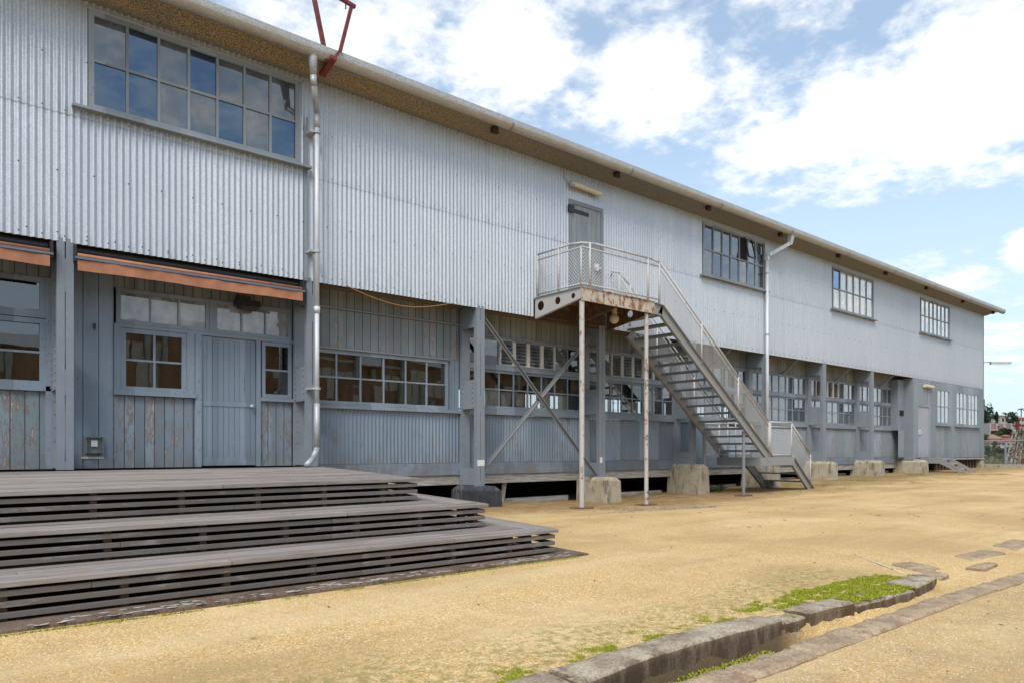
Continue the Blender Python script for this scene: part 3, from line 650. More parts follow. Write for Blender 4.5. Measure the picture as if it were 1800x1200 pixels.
# ---- steel posts
rng = random.Random(5)
for k, x in enumerate(POST[:-1]):
    t = MB(); ztop = 4.03; zb = {4:.42, 5:.50}.get(k, .74 if k > 5 else ZF)
    if k < 4: zb = .878
    # front pair of channels with a slit between
    t.box(x-.10,x-.007,-.004,.012,zb,ztop); t.box(x+.007,x+.10,-.004,.012,zb,ztop)
    for s1_ in (-.10, .085): t.box(x+s1_, x+s1_+.015, .012, .09, zb, ztop)
    for z0, z1 in ((zb,zb+.12),(1.9,2.25),(3.3,3.75)): t.box(x-.0069,x+.0069,-.002,.012,z0,z1)
    po = t.build('steel_post', MT['steel'], BLD)
    r = MB(); r.box(x-.10,x+.10,.50,.515,zb,ztop); r.box(x-.10,x-.085,.515,.585,zb,ztop); r.box(x+.085,x+.10,.515,.585,zb,ztop); r.build('rear_flange', MT['steel'], po)
    for z0, z1, nm in ((3.60,4.03,'top_plate'),(1.98,2.56,'middle_plate'),(zb+.02,zb+.36,'base_gusset')):
        for xx in (-.099, .087): MB().box(x+xx,x+xx+.012,.09,.50,z0,z1).build(nm, MT['steel'], po)
    rv = MB()
    for z in frange(2.02, 2.52, 6):
        for y in (.13, .46): rv.ball((x-.105,y,z), .016, n=6, k=4)
    for z in frange(1.1, 3.9, 16): rv.ball((x-.06,.497,z), .013, n=6, k=4)
    rv.build('rivets', MT['steel'], po)
MB().box(29.93,30.13,-.012,.6,.76,3.97).build('end_return', MT['steel'], BLD)
# white paint dab on two posts
MB().box(8.565,8.745,-.008,-.0045,.83,.95).build('white_paint_mark', MT['whitepl'], BLD); MB().box(12.12,12.20,-.008,-.0045,.85,.98).build('white_paint_mark', MT['whitepl'], BLD)
# pinned panels inside last recess: small corrugated strip and dark box
lp = corr(29.0+.35, 29.92, .86, 1.92, .30, .02, .11); lp.build('corrugated_strip', MT['corr_paint_far'], BLD, smooth=True, normals=False)
MB().box(29.35,29.92,.31,.60,1.92,3.9).build('meter_cupboard', MT['steel'], BLD); MB().box(29.48,29.8,.28,.309,2.5,2.7).build('cupboard_opening', MT['dark'], BLD)
# ---- cross brace in bay 4
for p_, q_ in (((8.82,.10,3.80),(12.10,.10,.56)), ((8.72,.16,.64),(12.0,.16,3.82))):
    br = MB(); br.bar(p_, q_, .012, .10); br.bar((p_[0],p_[1]-.03,p_[2]), (q_[0],q_[1]-.03,q_[2]), .06, .012); br.build('diagonal_brace', MT['stairgrey'], BLD)
# ---- piers
def pier(x, top, mat, w0=.25, y0=-.42, y1=.72, post=None):
    g = gz(x, -.3)-.15; mb = MB(); c = .09
    mb.hexa([(x-w0-.02,y0-.02,g),(x+w0+.02,y0-.02,g),(x+w0+.02,y1,g),(x-w0-.02,y1,g)], [(x-w0,y0,top-c),(x+w0,y0,top-c),(x+w0,y1,top-c),(x-w0,y1,top-c)])
    mb.hexa([(x-w0,y0,top-c),(x+w0,y0,top-c),(x+w0,y1,top-c),(x-w0,y1,top-c)], [(x-w0+c,y0+c,top),(x+w0-c,y0+c,top),(x+w0-c,y1-c,top),(x-w0+c,y1-c,top)])
    o = mb.build('concrete_pier', MT[mat], BLD, bevel=.012)
    if mat == 'blackconc': o['label'] = 'black painted concrete pier'
pier(8.65,.43,'blackconc',.3,-.3,.6); pier(12.2,.53,'conc',.24,-.36,.6)
for x in POST[6:10]: pier(x, .78, 'conc', .19, -.34)
pier(30.1,.76,'conc',.22); pier(37.75,.72,'conc',.2,-.04,.5); pier(5.09,.5,'conc',.25,-.1,.6)
# ---- end block, flush wall
e0, e1 = 30.14, XR-.035
def flat(x0,x1,z0,z1,mat,name='wall_sheet',y=-.006): return MB().box(x0,x1,y,.03,z0,z1).build(name, MT[mat], BLD)
flat(30.14,31.0,2.985,3.97,'flat_sheet'); flat(31.0,31.5,2.985,3.97,'flat_low',y=-.004); flat(31.5,32.28,2.985,3.97,'flat_sheet'); flat(31.60,32.28,.82,2.98,'flat_sheet')
flat(32.283,e1,3.72,3.97,'flat_sheet'); flat(33.76,34.44,2.2,3.717,'flat_sheet'); flat(37.32,e1,2.2,3.717,'flat_sheet'); flat(32.283,e1,.82,2.197,'flat_low'); flat(30.14,30.3,.82,2.98,'flat_sheet')
window(32.28,33.76,2.2,3.72,-.01,3,2,.10,.04,('glass','glass_pale'),'flat_sheet',(32.2,33.85),lambda i,j: 0 if i else 1)
window(34.44,35.9,2.2,3.72,-.01,3,2,.09,.04,('glass_pale','glass'),'flat_sheet',(34.35,35.9),lambda i,j: 0 if (i+j)%2 else 1)
window(35.9,37.32,2.2,3.72,-.01,3,2,.09,.04,('glass_pale','glass'),'flat_sheet',(35.9,37.4),lambda i,j: 1 if j == 0 else 0)
ed = MB(); ed.box(30.40,31.50,.0,.03,.85,2.88); d2 = ed.build('plain_door', MT['pinkdoor'], BLD)
MB().box(30.30,30.40,-.03,.03,.82,2.98).box(31.50,31.60,-.03,.03,.82,2.98).box(30.40,31.50,-.03,.03,2.88,2.98).build('door_frame', MT['flat_sheet'], BLD)
MB().bar((30.5,-.05,1.85),(30.75,-.05,1.85),.02,.03).box(30.5,30.56,-.06,.0,1.78,1.95).build('door_handle', MT['pipe'], d2)
MB().cyl((30.9,-.08,3.72),(31.75,-.08,3.70),.07).box(31.0,31.6,-.05,0,3.68,3.74).build('wall_lamp', MT['cream'], BLD)
MB().box(30.1,XR+.08,-.06,.5,.735,.80).build('end_floor_bearer', MT['beam'], BLD)
stl = MB()
for i in range(14): stl.box(32.6+i*.36,32.72+i*.36,.1,.2,.1,.735)
stl.build('timber_stump', simple('dark_stump_timber', (.10,.06,.045), .3, 10, .9), BLD)
# corner lamp on its arm
cl_ = MB(); cl_.bar((XR,-.03,5.20),(XR+.28,-.24,5.21),.04,.03); cl_.build('lamp_arm', MT['steel'], BLD)
ll = MB(); ll.bar((XR+.22,-.2,5.22),(XR+1.0,-.85,5.22),.20,.05); ll.bar((XR+.25,-.225,5.15),(XR+.97,-.825,5.15),.13,.09); ll.build('corner_lamp', MT['whitepl'], BLD)
MB().box(XR+.01,XR+.08,-.05,.05,3.1,3.5).build('corner_pipe', MT['blackm'], BLD)
# ---- upper door
ux0, ux1, uz0, uz1 = UDOOR
ub = MB(); x = ux0+.09
while x < ux1-.07: e = min(x+.16, ux1-.07); ub.box(x+.004,e-.004,-.028,.0,uz0,uz1-.09); x = e
ub.box(ux0+.09,ux1-.07,-.012,.01,uz0,uz1-.09)
udo = ub.build('upper_door', simple('grey_green_door_paint', (.235,.27,.295), .12, 6, .6, 0, (1,1,.3)), BLD)
MB().box(ux0,ux0+.086,-.045,.03,uz0,uz1).box(ux1-.068,ux1,-.045,.03,uz0,uz1).box(ux0+.086,ux1-.068,-.045,.03,uz1-.088,uz1).build('upper_door_frame', MT['upframe'], BLD)
MB().box(ux0+.10,ux0+.62,-.05,-.029,uz1-.27,uz1-.20).box(ux0-.05,ux0+.12,-.09,-.046,uz1-.30,uz1-.14).build('strap_hinge', MT['blackm'], udo)
MB().box(ux0+.82,ux0+.90,-.09,-.029,5.25,5.4).bar((ux0+.76,-.08,5.32),(ux0+.98,-.08,5.32),.03,.03).build('door_latch', MT['whitepl'], udo)
tl = MB(); tl.cyl((11.12,-.13,7.03),(12.0,-.13,7.00),.055,n=10); tl.box(11.2,11.95,-.09,-.01,7.03,7.09); tlo = tl.build('tube_lamp', MT['cream'], BLD)
MB().ball((11.10,-.13,7.03),.075).tube([(11.06,-.06,7.05),(10.95,-.04,7.15),(10.95,-.04,7.36)],.012).build('lamp_cap', MT['pipe_old'], tlo)
# ---- awnings
for x0, x1 in ((1.66,4.87),(-1.9,1.34)):
    A = MB(); n = 60; zt, zb2 = 3.745, 3.60
    for i in range(n):
        xa, xb_ = x0+(x1-x0)*i/n, x0+(x1-x0)*(i+1)/n
        f1 = lambda X, z: (X, -.11+.006*math.sin(X*9+z*8)+.004*math.sin(X*23), z+.006*math.sin(X*3.1))
        zs = frange(zb2, zt, 5)
        for z0, z1 in zip(zs, zs[1:]): A.add([f1(xa,z0),f1(xb_,z0),f1(xb_,z1),f1(xa,z1)], [(0,1,2,3)])
    A.hexa([(x0,-.06,3.755),(x1,-.06,3.755),(x1,.40,3.93),(x0,.40,3.93)], [(x0,-.06,3.765),(x1,-.06,3.765),(x1,.40,3.945),(x0,.40,3.945)])
    A.box(x0,x1,-.105,-.095,3.785,3.83)
    ao = A.build('awning', MT['orange'], BLD, smooth=True, normals=False)
    MB().box(x0-.03,x1+.04,-.125,-.06,3.752,3.782).build('front_bar', MT['alu'], ao)
    MB().cyl((x0,.10,3.90),(x1,.10,3.90),.055).build('roller', MT['blackm'], ao)
    MB().bar((x0+.1,.45,3.75),(x1-1.4,-.04,3.80),.03,.03).box(x0-.04,x0-.01,-.1,.3,3.72,3.95).box(x1+.01,x1+.04,-.1,.3,3.72,3.95).build('folding_arm', MT['blackm'], ao)
# ---- hanging cable
cb = [(5.72+(8.0-5.72)*t, -.02, 3.99-.20*math.sin(math.pi*min(1,t*1.02))+.0) for t in frange(0, 1, 16)]
MB().tube(cb, .008, n=6).build('drooping_cable', MT['cable'], BLD)
# ---- downpipes
d = MB(); d.cyl((4.82,-.60,7.56),(4.86,-.55,7.14),.085,.052,n=16).cyl((4.86,-.55,7.15),(4.87,-.54,7.0),.054,.05,n=16)
d.tube([(4.87,-.54,7.02),(5.08,-.20,6.74),(5.08,-.20,6.5)],.046,n=14)
do_ = d.build('downpipe', MT['pipe_old'], BLD, smooth=True)
d = MB(); d.tube([(5.08,-.20,6.66),(5.08,-.20,3.45)],.038,n=14); d.cyl((5.08,-.2,3.42),(5.08,-.2,3.52),.052,n=14); d.tube([(5.08,-.20,3.45),(5.08,-.20,1.9)],.038,n=14); d.build('straight_pipe', MT['pipe'], do_, smooth=True)
d = MB(); d.tube([(5.08,-.20,1.92),(5.08,-.20,1.18),(4.98,-.28,1.02),(4.80,-.42,.90)],.046,n=14); d.build('shoe', MT['pipe_old'], do_, smooth=True)
for z in (6.40, 4.42, 2.15):
    MB().cyl((5.08,-.2,z),(5.08,-.2,z+.04),.06,n=14).box(4.96,5.08,-.21,-.01,z,z+.04).build('pipe_bracket', MT['pipe_old'], do_)
MB().tube([(4.98,-.03,6.7),(4.98,-.03,4.0)],.016,n=6).tube([(4.935,-.03,6.6),(4.935,-.03,4.0)],.010,n=6).build('conduit', MT['steel'], BLD)
d = MB(); d.hexa([(19.66,-.56,7.18),(19.76,-.56,7.18),(19.76,-.46,7.18),(19.66,-.46,7.18)], [(19.58,-.66,7.6),(19.80,-.66,7.6),(19.80,-.50,7.6),(19.58,-.50,7.6)])
d.bar((19.71,-.51,7.22),(19.15,-.16,6.85),.10,.10); d.bar((19.12,-.12,6.90),(19.12,-.12,6.7),.11,.11); d2_ = d.build('downpipe', MT['pipe'], BLD)
MB().tube([(19.12,-.12,6.72),(19.12,-.12,.5)],.05,n=12).build('straight_pipe', MT['pipe'], d2_, smooth=True)
for z in (6.3, 4.5): MB().cyl((19.12,-.12,z),(19.12,-.12,z+.05),.06,n=12).build('pipe_bracket', MT['pipe_old'], d2_)
# ---- red oxide hoist bracket at the eave
hb = MB()
hb.bar((5.10,-.35,7.32),(5.13,-.72,7.47),.10,.07); hb.bar((5.05,-.62,7.40),(4.98,-.66,7.62),.06,.04); hb.bar((5.13,-.70,7.42),(5.26,-.72,7.66),.06,.04)
hb.bar((4.99,-.66,7.60),(4.62,-.66,9.2),.075,.05); hb.bar((5.24,-.72,7.60),(5.44,-.72,8.40),.05,.05); hb.bar((5.10,-.70,8.50),(5.52,-.70,8.44),.06,.05); hb.bar((5.10,-.70,8.5),(4.7,-.68,8.55),.05,.04); hb.cyl((5.35,-.7,8.34),(5.35,-.7,8.75),.012,n=6)
hb.build('red_hoist_bracket', MT['redsteel'], BLD)
# ------------------------------------------------------------------ METAL STAIRCASE
ST = empty('metal_staircase'); tag(ST, 'grey external metal staircase with mesh railings and rusty top landing', 'staircase')
PN, PF = -1.39, -.17
LZ, LX0, LX1 = 4.38, 10.10, 12.37
lz, lx0, lx1 = .96, 16.60, 18.24
MB().box(LX0+.01,LX1-.01,PN+.01,-.03,LZ-.04,LZ-.004).build('top_landing', MT['under'], ST)
fo = MB().box(LX0,LX1,PN-.008,PN+.0,LZ-.27,LZ+.005).box(LX0,LX1,PN-.03,PN-.008,LZ-.005,LZ+.005).box(LX0,LX1,PN-.03,PN-.008,LZ-.27,LZ-.26).build('rusty_fascia', MT['fascia'], ST)
def holed_side(x, name, mat):
    """tapered side plate with three round holes"""
    n = 20; mb = MB(); L0, L1 = PN, -.02
    zt = LZ; zb_ = lambda y: LZ-.22-.22*((y-L0)/(L1-L0))
    holes = [(-.20, LZ-.195, .10), (-.72, LZ-.17, .078), (-1.17, LZ-.145, .055)]
    edges = [L0]+[(holes[i][0]+holes[i+1][0])/2 for i in (1, 0)]+[L1]
    for (ya, yb), (hy, hz_, hr) in zip(zip(edges, edges[1:]), reversed(holes)):
        outer = []
        for i in range(n):
            t = 2*math.pi*(i+.5)/n; c, s = math.cos(t), math.sin(t); ks = []
            if c > 0: ks.append((yb-hy)/c)
            if c < 0: ks.append((ya-hy)/c)
            if s > 0: ks.append((zt-hz_)/s)
            if s < 0: ks.append((zb_(hy)-hz_)/s)
            k_ = min(q for q in ks if q > 0); outer.append((hy+c*k_, hz_+s*k_))
        cor = [(yb, zt), (ya, zt), (ya, zb_(ya)), (yb, zb_(yb))]
        for cy, cz in cor:
            j = min(range(n), key=lambda q: (outer[q][0]-cy)**2+(outer[q][1]-cz)**2); outer[j] = (cy, cz)
        outer = [(yy, zb_(yy) if zz < hz_ and abs(zz-zb_(hy)) < 1e-6 else zz) for yy, zz in outer]
        inner = [(hy+hr*math.cos(2*math.pi*(i+.5)/n), hz_+hr*math.sin(2*math.pi*(i+.5)/n)) for i in range(n)]
        for xx in (x-.004, x+.004):
            b0 = len(mb.v); mb.v += [(xx, a, b) for a, b in outer]+[(xx, a, b) for a, b in inner]
            for i in range(n): mb.f.append((b0+i, b0+(i+1) % n, b0+(i+1) % n+n, b0+i+n)); mb.m.append(0)
    mb.box(x-.04,x+.0,L0,L1,LZ-.005,LZ+.004)
    mb.hexa([(x,L0,zb_(L0)-.008),(x+.05,L0,zb_(L0)-.008),(x+.05,L1,zb_(L1)-.008),(x,L1,zb_(L1)-.008)], [(x,L0,zb_(L0)),(x+.05,L0,zb_(L0)),(x+.05,L1,zb_(L1)),(x,L1,zb_(L1))])
    return mb.build(name, mat, ST, normals=False)
holed_side(LX0, 'side_plate', rusty('pale_side_plate', (.42,.42,.41), .32)); holed_side(11.25, 'middle_rib', MT['under']); holed_side(LX1-.02, 'side_plate', MT['under'])
MB().box(LX0+.05,LX1-.05,-.55,-.50,LZ-.14,LZ-.05).build('cross_member', MT['under'], ST)
bk = MB(); bk.ball((11.95,-.6,4.07),.11,n=12,k=8); bk.cyl((11.95,-.6,4.12),(11.95,-.6,4.3),.06); bk.build('bulkhead_lamp', MT['cream'], ST)
# stringers
def stringer(y, pts, depth, mat, side):
    """channel following the (x,z) top line"""
    mb = MB()
    for (xa, za), (xb, zb_) in zip(pts, pts[1:]):
        d_ = Vector((xb-xa, zb_-za)).normalized(); nrm = Vector((d_.y, -d_.x)); nrm = nrm if nrm.y < 0 else -nrm
        a_, b_ = Vector((xa, za)), Vector((xb, zb_)); a2, b2 = a_+nrm*depth, b_+nrm*depth
        mb.hexa([(a_.x,y-.006,a_.y),(b_.x,y-.006,b_.y),(b2.x,y-.006,b2.y),(a2.x,y-.006,a2.y)], [(a_.x,y+.006,a_.y),(b_.x,y+.006,b_.y),(b2.x,y+.006,b2.y),(a2.x,y+.006,a2.y)])
        for off in (0, depth-.012):
            p, q_ = a_+nrm*off, b_+nrm*off; p2, q2 = p+nrm*.012, q_+nrm*.012
            mb.hexa([(p.x,y,p.y),(q_.x,y,q_.y),(q2.x,y,q2.y),(p2.x,y,p2.y)], [(p.x,y+side*.065,p.y),(q_.x,y+side*.065,q_.y),(q2.x,y+side*.065,q2.y),(p2.x,y+side*.065,p2.y)])
    return mb.build('stringer', mat, ST)
SL = -(4.08-1.08)/(17.03-12.93)
def zt_(x): return 4.08+SL*(x-12.93)
x_top = 12.93+(4.30-4.08)/SL
stringer(PN, [(LX1,4.36),(x_top+.03,4.33)], .26, MT['stair'], -1)
stringer(PN, [(x_top,4.33),(17.17,.985)], .25, MT['stair'], -1); stringer(PF, [(x_top+.42,4.33+SL*.42),(17.1,1.02)], .25, MT['stair'], 1)
stringer(PN, [(lx1,lz),(19.33,.08)], .24, MT['stair'], -1); stringer(PF, [(lx1-.25,lz),(19.2,.10)], .24, MT['stair'], 1)
# landing frame
MB().box(lx0,lx1,PN-.06,PN,lz-.22,lz).build('front_beam', MT['stair'], ST); MB().box(lx0,lx0+.06,PN,PF,lz-.22,lz-.003).build('side_beam', MT['stairgrey'], ST)
MB().box(lx0,lx1,PF,PF+.06,lz-.22,lz).build('back_beam', MT['stairgrey'], ST); MB().box(lx0+.06,lx1,PN,PF,lz-.04,lz-.006).build('lower_landing', MT['stairgrey'], ST)
nt_ = 17; rise = (LZ-lz)/18
for i in range(nt_):
    z = LZ-rise*(i+1); x = 12.55+(17.03-12.55)*(i+.35)/17.6
    MB().box(x-.02,x+.25,PN+.01,PF-.01,z-.035,z).box(x-.02,x-.012,PN+.01,PF-.01,z-.055,z-.035).build('tread', MT['stairgrey'], ST)
for i in range(3):
    z = lz-.225*(i+1); x = lx1-.02+.265*(i+.45); MB().box(x,x+.24,PN+.01,PF-.01,z-.035,z).build('tread', MT['stairgrey'], ST)
# posts under landings
def ppost(x, y, top, r, mat, plate=True):
    g = gz(x, y); o_ = MB().cyl((x,y,g),(x,y,top),r,n=14).build('support_post', mat, ST, smooth=False)
    if plate:
        MB().box(x-.20,x+.20,y-.14,y+.14,g-.01,g+.03).build('base_plate', MT['baseplate'], o_)
ppost(10.16,-1.35,LZ-.27,.052,MT['post']); ppost(12.15,-1.35,LZ-.27,.045,MT['post'])
ppost(15.93,-1.35,1.62,.04,MT['stairgrey']); ppost(15.95,PF,1.62,.04,MT['stairgrey'], False)
# rails
RH = 5.30; RS = lambda x: 5.30+(1.88-5.30)/(17.03-12.56)*(x-12.56)
def rail(pts, r=.021, name='handrail', mat='rail'): return MB().tube(pts, r, n=8).build(name, MT[mat], ST, smooth=True)
y = PN-.01; yf_ = PF
rail([(LX0+.02,-.06,RH),(LX0+.02,y+.35,RH),(LX0+.12,y+.12,RH),(LX0+.4,y,RH),(12.30,y,RH),(12.56,y,RH-.03),(17.0,y,RS(17.0)),(17.06,y,1.88),(18.15,y,1.88),(19.2,y,1.04)], .024)
rail([(LX0+.02,-.06,RH-.12),(LX0+.02,y,RH-.12),(12.5,y,RH-.12),(17.0,y,RS(17.0)-.13)], .016, 'mid_rail')
rail([(LX0+.02,-.06,LZ+.07),(LX0+.02,y,LZ+.07),(12.5,y,LZ+.07)], .016, 'bottom_rail')
rail([(17.1,y,1.76),(18.15,y,1.76),(19.2,y,.92)], .014, 'mid_rail'); rail([(17.1,y,lz+.06),(18.2,y,lz+.06),(19.22,y,.20)], .014, 'bottom_rail')
rail([(12.45,-.05,5.18),(12.35,yf_,5.28),(12.62,yf_,RH-.02),(12.95,yf_,RH-.24),(17.0,yf_,RS(17.0)+.0),(17.1,yf_,1.88),(18.15,yf_,1.88),(19.1,yf_,1.07)], .022)
rail([(12.62,yf_,RH-.14),(17.0,yf_,RS(17.0)-.13),(18.15,yf_,1.76),(19.1,yf_,.95)], .015, 'mid_rail')
rail([(16.7,PF+.0,1.85),(16.7,PN*.45,1.87),(16.72,PN*.45,lz)], .016, 'landing_rail'); 
rail([(15.95,yf_,1.84),(17.0,yf_,1.86)], .016, 'landing_rail'); rail([(15.95,yf_,1.02),(17.05,yf_,1.02)], .014, 'landing_rail'); rail([(15.98,yf_,1.84),(15.98,yf_,1.0)], .02, 'landing_rail'); rail([(16.62,yf_,1.84),(16.62,yf_,1.0)], .02, 'landing_rail')
def bal(x, yy, z0, z1, r=.021): MB().cyl((x,yy,z0),(x,yy,z1),r,n=8).build('baluster', MT['rail'], ST, smooth=True)
bal(LX0+.02,-.07,LZ,RH,.026); bal(LX0+.02,-.72,LZ,RH); bal(LX0+.02,y+.03,LZ,RH-.12,.019); bal(LX0+.24,y,LZ,RH,.024); bal(12.14,y,LZ-.02,RH,.024); bal(12.53,y,LZ-.05,RH-.03,.024)
for xx in (14.09, 15.61): bal(xx, y, zt_(xx)-.06, RS(xx), .024); bal(xx-.1, yf_, zt_(xx-.1)-.06, RS(xx-.1))
bal(12.60,yf_,LZ-.2,RH-.02,.018); bal(12.98,yf_,LZ-.3,RH-.25,.018); bal(17.03,y,lz,1.88,.024); bal(17.1,y,lz,1.88,.024); bal(18.17,y,lz-.02,1.88,.022); bal(19.2,y,.12,1.04,.02)
bal(17.03,yf_,lz,1.88,.02); bal(18.17,yf_,lz,1.88,.02); bal(19.1,yf_,.15,1.07,.02)
def netting(o_, u_, v_, pitch=.055, r=.0036, diag=True):
    """woven wire infill on the parallelogram o, o+u, o+u+v, o+v"""
    o_, u_, v_ = Vector(o_), Vector(u_), Vector(v_); lu, lv = u_.length, v_.length; mb = MB()
    def P(a, b): return o_+u_*(a/lu)+v_*(b/lv)
    def wire(p, q_):
        d_ = (q_-p); 
        if d_.length < .01: return
        mb.cyl(p, q_, r, n=3, cap=False)
    if diag:
        k_ = -lv
        while k_ < lu:
            a0, a1 = max(0, k_), min(lu, k_+lv); wire(P(a0, a0-k_), P(a1, a1-k_)); wire(P(a0, lv-(a0-k_)), P(a1, lv-(a1-k_))); k_ += pitch*1.4
    else:
        a = 0
        while a < lu: wire(P(a, 0), P(a, lv)); a += pitch
        b = 0
        while b < lv: wire(P(0, b), P(lu, b)); b += pitch
    return mb.build('wire_mesh', MT['wire'], ST, normals=False)
netting((LX0+.02,-.08,LZ+.08), (0,PN+.06,0), (0,0,.72)); netting((LX0+.04,y,LZ+.08), (2.4,0,0), (0,0,.72))
x0_, x1_ = 12.6, 17.0; dzs = RS(x1_)-RS(x0_)
netting((x0_,y,zt_(x0_)+.02), (x1_-x0_,0,zt_(x1_)-zt_(x0_)), (0,0,RS(x0_)-.14-zt_(x0_)-.02), diag=False)
netting((x0_+.1,yf_,zt_(x0_)+.02), (x1_-x0_-.1,0,(zt_(x1_)-zt_(x0_))), (0,0,RS(x0_)-.14-zt_(x0_)-.05), diag=False)
netting((17.12,y,lz+.07), (1.03,0,0), (0,0,.68)); netting((18.2,y,lz+.05), (.99,0,-.80), (0,0,.70), diag=False)
netting((15.98,yf_,1.03), (1.0,0,0), (0,0,.78)); netting((17.12,yf_,lz+.07), (1.03,0,0), (0,0,.68)); netting((18.2,yf_,lz+.05), (.9,0,-.74), (0,0,.7), diag=False)
rebase(ST, (14.5,-.8,0))
# ------------------------------------------------------------------ small steps at the plain door
SS = empty('metal_steps'); tag(SS, 'low grey metal steps below the plain end door', 'steps')
g_ = gz(31, -1.5)
for x in (30.70, 31.75):
    mb = MB(); t_ = .008
    mb.extr([(x,0,.80),(x,-.72,.80),(x,-1.45,g_+.02),(x,-1.65,g_),(x,-1.38,g_),(x,-.68,.62),(x,0,.62)], (.02,0,0)); mb.bar((x,0,.805),(x,-.72,.805),.07,.012,(1,0,0)); mb.bar((x,-.72,.80),(x,-1.6,g_+.02),.07,.012,(1,0,0))
    mb.build('stringer', MT['stair'], SS)
MB().box(30.72,31.75,-.70,-.03,.74,.775).build('landing', MT['stair'], SS)
for i in range(2): yy = -.78-.30*i; MB().box(30.72,31.75,yy-.22,yy,.58-.19*i,.62-.19*i).build('tread', simple('timber_tread', (.40,.32,.20), .2, 20), SS)
rebase(SS, (31.2,-.8,g_))
# ------------------------------------------------------------------ TIMBER DECK
DK = empty('timber_deck'); tag(DK, 'stepped grey weathered timber deck with slatted risers in front of the door', 'deck')
MT['joist'] = simple('brown_joist', (.12,.08,.05), .3, 20)
tiers = [(.867,(3.88,-5.28),(-6,-5.80),(5.28,-.02),1), (.635,(4.2,-5.98),(-6,-5.90),(5.3,-.02),2), (.406,(4.63,-6.50),(-6,-6.42),(5.5,-1.5),3)]
def tier(zt, c1, fl_, bk, idx):
    fx = lambda x: fl_[1]+(c1[1]-fl_[1])*(x-fl_[0])/(c1[0]-fl_[0])           # front edge
    ex = lambda y: c1[0]+(bk[0]-c1[0])*(y-c1[1])/(bk[1]-c1[1])               # right end
    rr = random.Random(idx); bwid = .09; T = MB(); depth = -c1[1]-.02 if idx == 1 else (1.35 if idx == 2 else 1.2)
    nb = int(depth/bwid); endw = .0 if idx == 1 else .35
    for i in range(nb):
        x = -6.0; off = i*bwid
        while x < c1[0]+3:
            e = x+rr.uniform(1.8, 3.6)
            yf0 = fx(x)+off; xe = ex(fx(c1[0])+off)-(endw*min(1,off/.35) if endw else 0)
            if e > xe: e = xe
            if e-x < .05: break
            dz = rr.uniform(-.003,.003); y0a, y0b = fx(x)+off, fx(e)+off
            T.hexa([(x+.002,y0a+.003,zt-.032),(e-.002,y0b+.003,zt-.032),(e-.002,y0b+bwid-.003,zt-.032),(x+.002,y0a+bwid-.003,zt-.032)],
                   [(x+.002,y0a+.003,zt+dz),(e-.002,y0b+.003,zt+dz),(e-.002,y0b+bwid-.003,zt+dz),(x+.002,y0a+bwid-.003,zt+dz)])
            x = e
            if e >= xe-1e-6: break
    T.build('tread_boards', MT['deck_x'], DK, bevel=.003)
    if endw:
        E_ = MB()
        for j in range(4):
            x0 = lambda y, j=j: ex(y)-.0875*(j+1); x1 = lambda y, j=j: ex(y)-.0875*j
            ys0 = c1[1]+.0875*(j+.5); ye = min(-.3, c1[1]+4)
            E_.hexa([(x0(ys0)+.003,ys0,zt-.032),(x1(ys0)-.003,ys0,zt-.032),(x1(ye)-.003,ye,zt-.032),(x0(ye)+.003,ye,zt-.032)], [(x0(ys0)+.003,ys0,zt+.001),(x1(ys0)-.003,ys0,zt+.001),(x1(ye)-.003,ye,zt+.001),(x0(ye)+.003,ye,zt+.001)])
        E_.build('end_boards', MT['deck_y'], DK, bevel=.003)
    # riser slats on the front and the end
    for j in range(3):
        zz = zt-.052-.062*j; s = MB(); x = -6.0
        while x < c1[0]-.1:
            e = min(x+rr.uniform(2.2,3.8), c1[0]-.03-.012*j); 
            if c1[0]-e < .5: e = c1[0]-.03
            s.hexa([(x+.001,fx(x)+.02,zz-.034),(e-.001,fx(e)+.02,zz-.034),(e-.001,fx(e)+.055,zz-.034),(x+.001,fx(x)+.055,zz-.034)], [(x+.001,fx(x)+.02,zz),(e-.001,fx(e)+.02,zz),(e-.001,fx(e)+.055,zz),(x+.001,fx(x)+.055,zz)])
            x = e
        ya, yb = c1[1]+.056, min(-.3, c1[1]+4)
        s.hexa([(ex(ya)-.06,ya,zz-.034),(ex(ya)-.03,ya,zz-.034),(ex(yb)-.03,yb,zz-.034),(ex(yb)-.06,yb,zz-.034)], [(ex(ya)-.06,ya,zz),(ex(ya)-.03,ya,zz),(ex(yb)-.03,yb,zz),(ex(yb)-.06,yb,zz)])
        s.build('riser_slat', MT['slat'], DK, bevel=.003)
    dk = MB(); jmat = MT['joist']; xx = -.9
    while xx < c1[0]-.1: MB().box(xx,xx+.045,fx(xx)+.056,fx(xx)+.12,zt-.25,zt-.034).build('joist_end', jmat, DK); xx += .62
    yy = c1[1]+.4
    while yy < -.5 and yy < c1[1]+3.5: MB().box(ex(yy)-.14,ex(yy)-.062,yy,yy+.045,zt-.25,zt-.034).build('joist_end', jmat, DK); yy += .62
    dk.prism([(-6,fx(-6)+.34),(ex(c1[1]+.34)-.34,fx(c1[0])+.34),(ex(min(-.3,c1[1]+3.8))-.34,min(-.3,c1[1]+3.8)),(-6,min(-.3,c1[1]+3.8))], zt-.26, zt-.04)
    dk.build('shade_core', MT['dark'], DK)  # solid near-black block painted in place of the shade behind the slats
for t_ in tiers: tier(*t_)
rebase(DK, (-1,-3,.12))
SB = MB(); SB.hexa([(-6,-6.62,.05),(4.85,-6.68,.05),(5.25,-3.0,.05),(-6,-3.0,.05)], [(-6,-6.62,.178),(4.85,-6.68,.178),(5.25,-3.0,.178),(-6,-3.0,.178)])
tag(SB.build('paving_slab', MT['slab'], bevel=.01), 'long moist brown slab under the lowest deck step', 'slab')
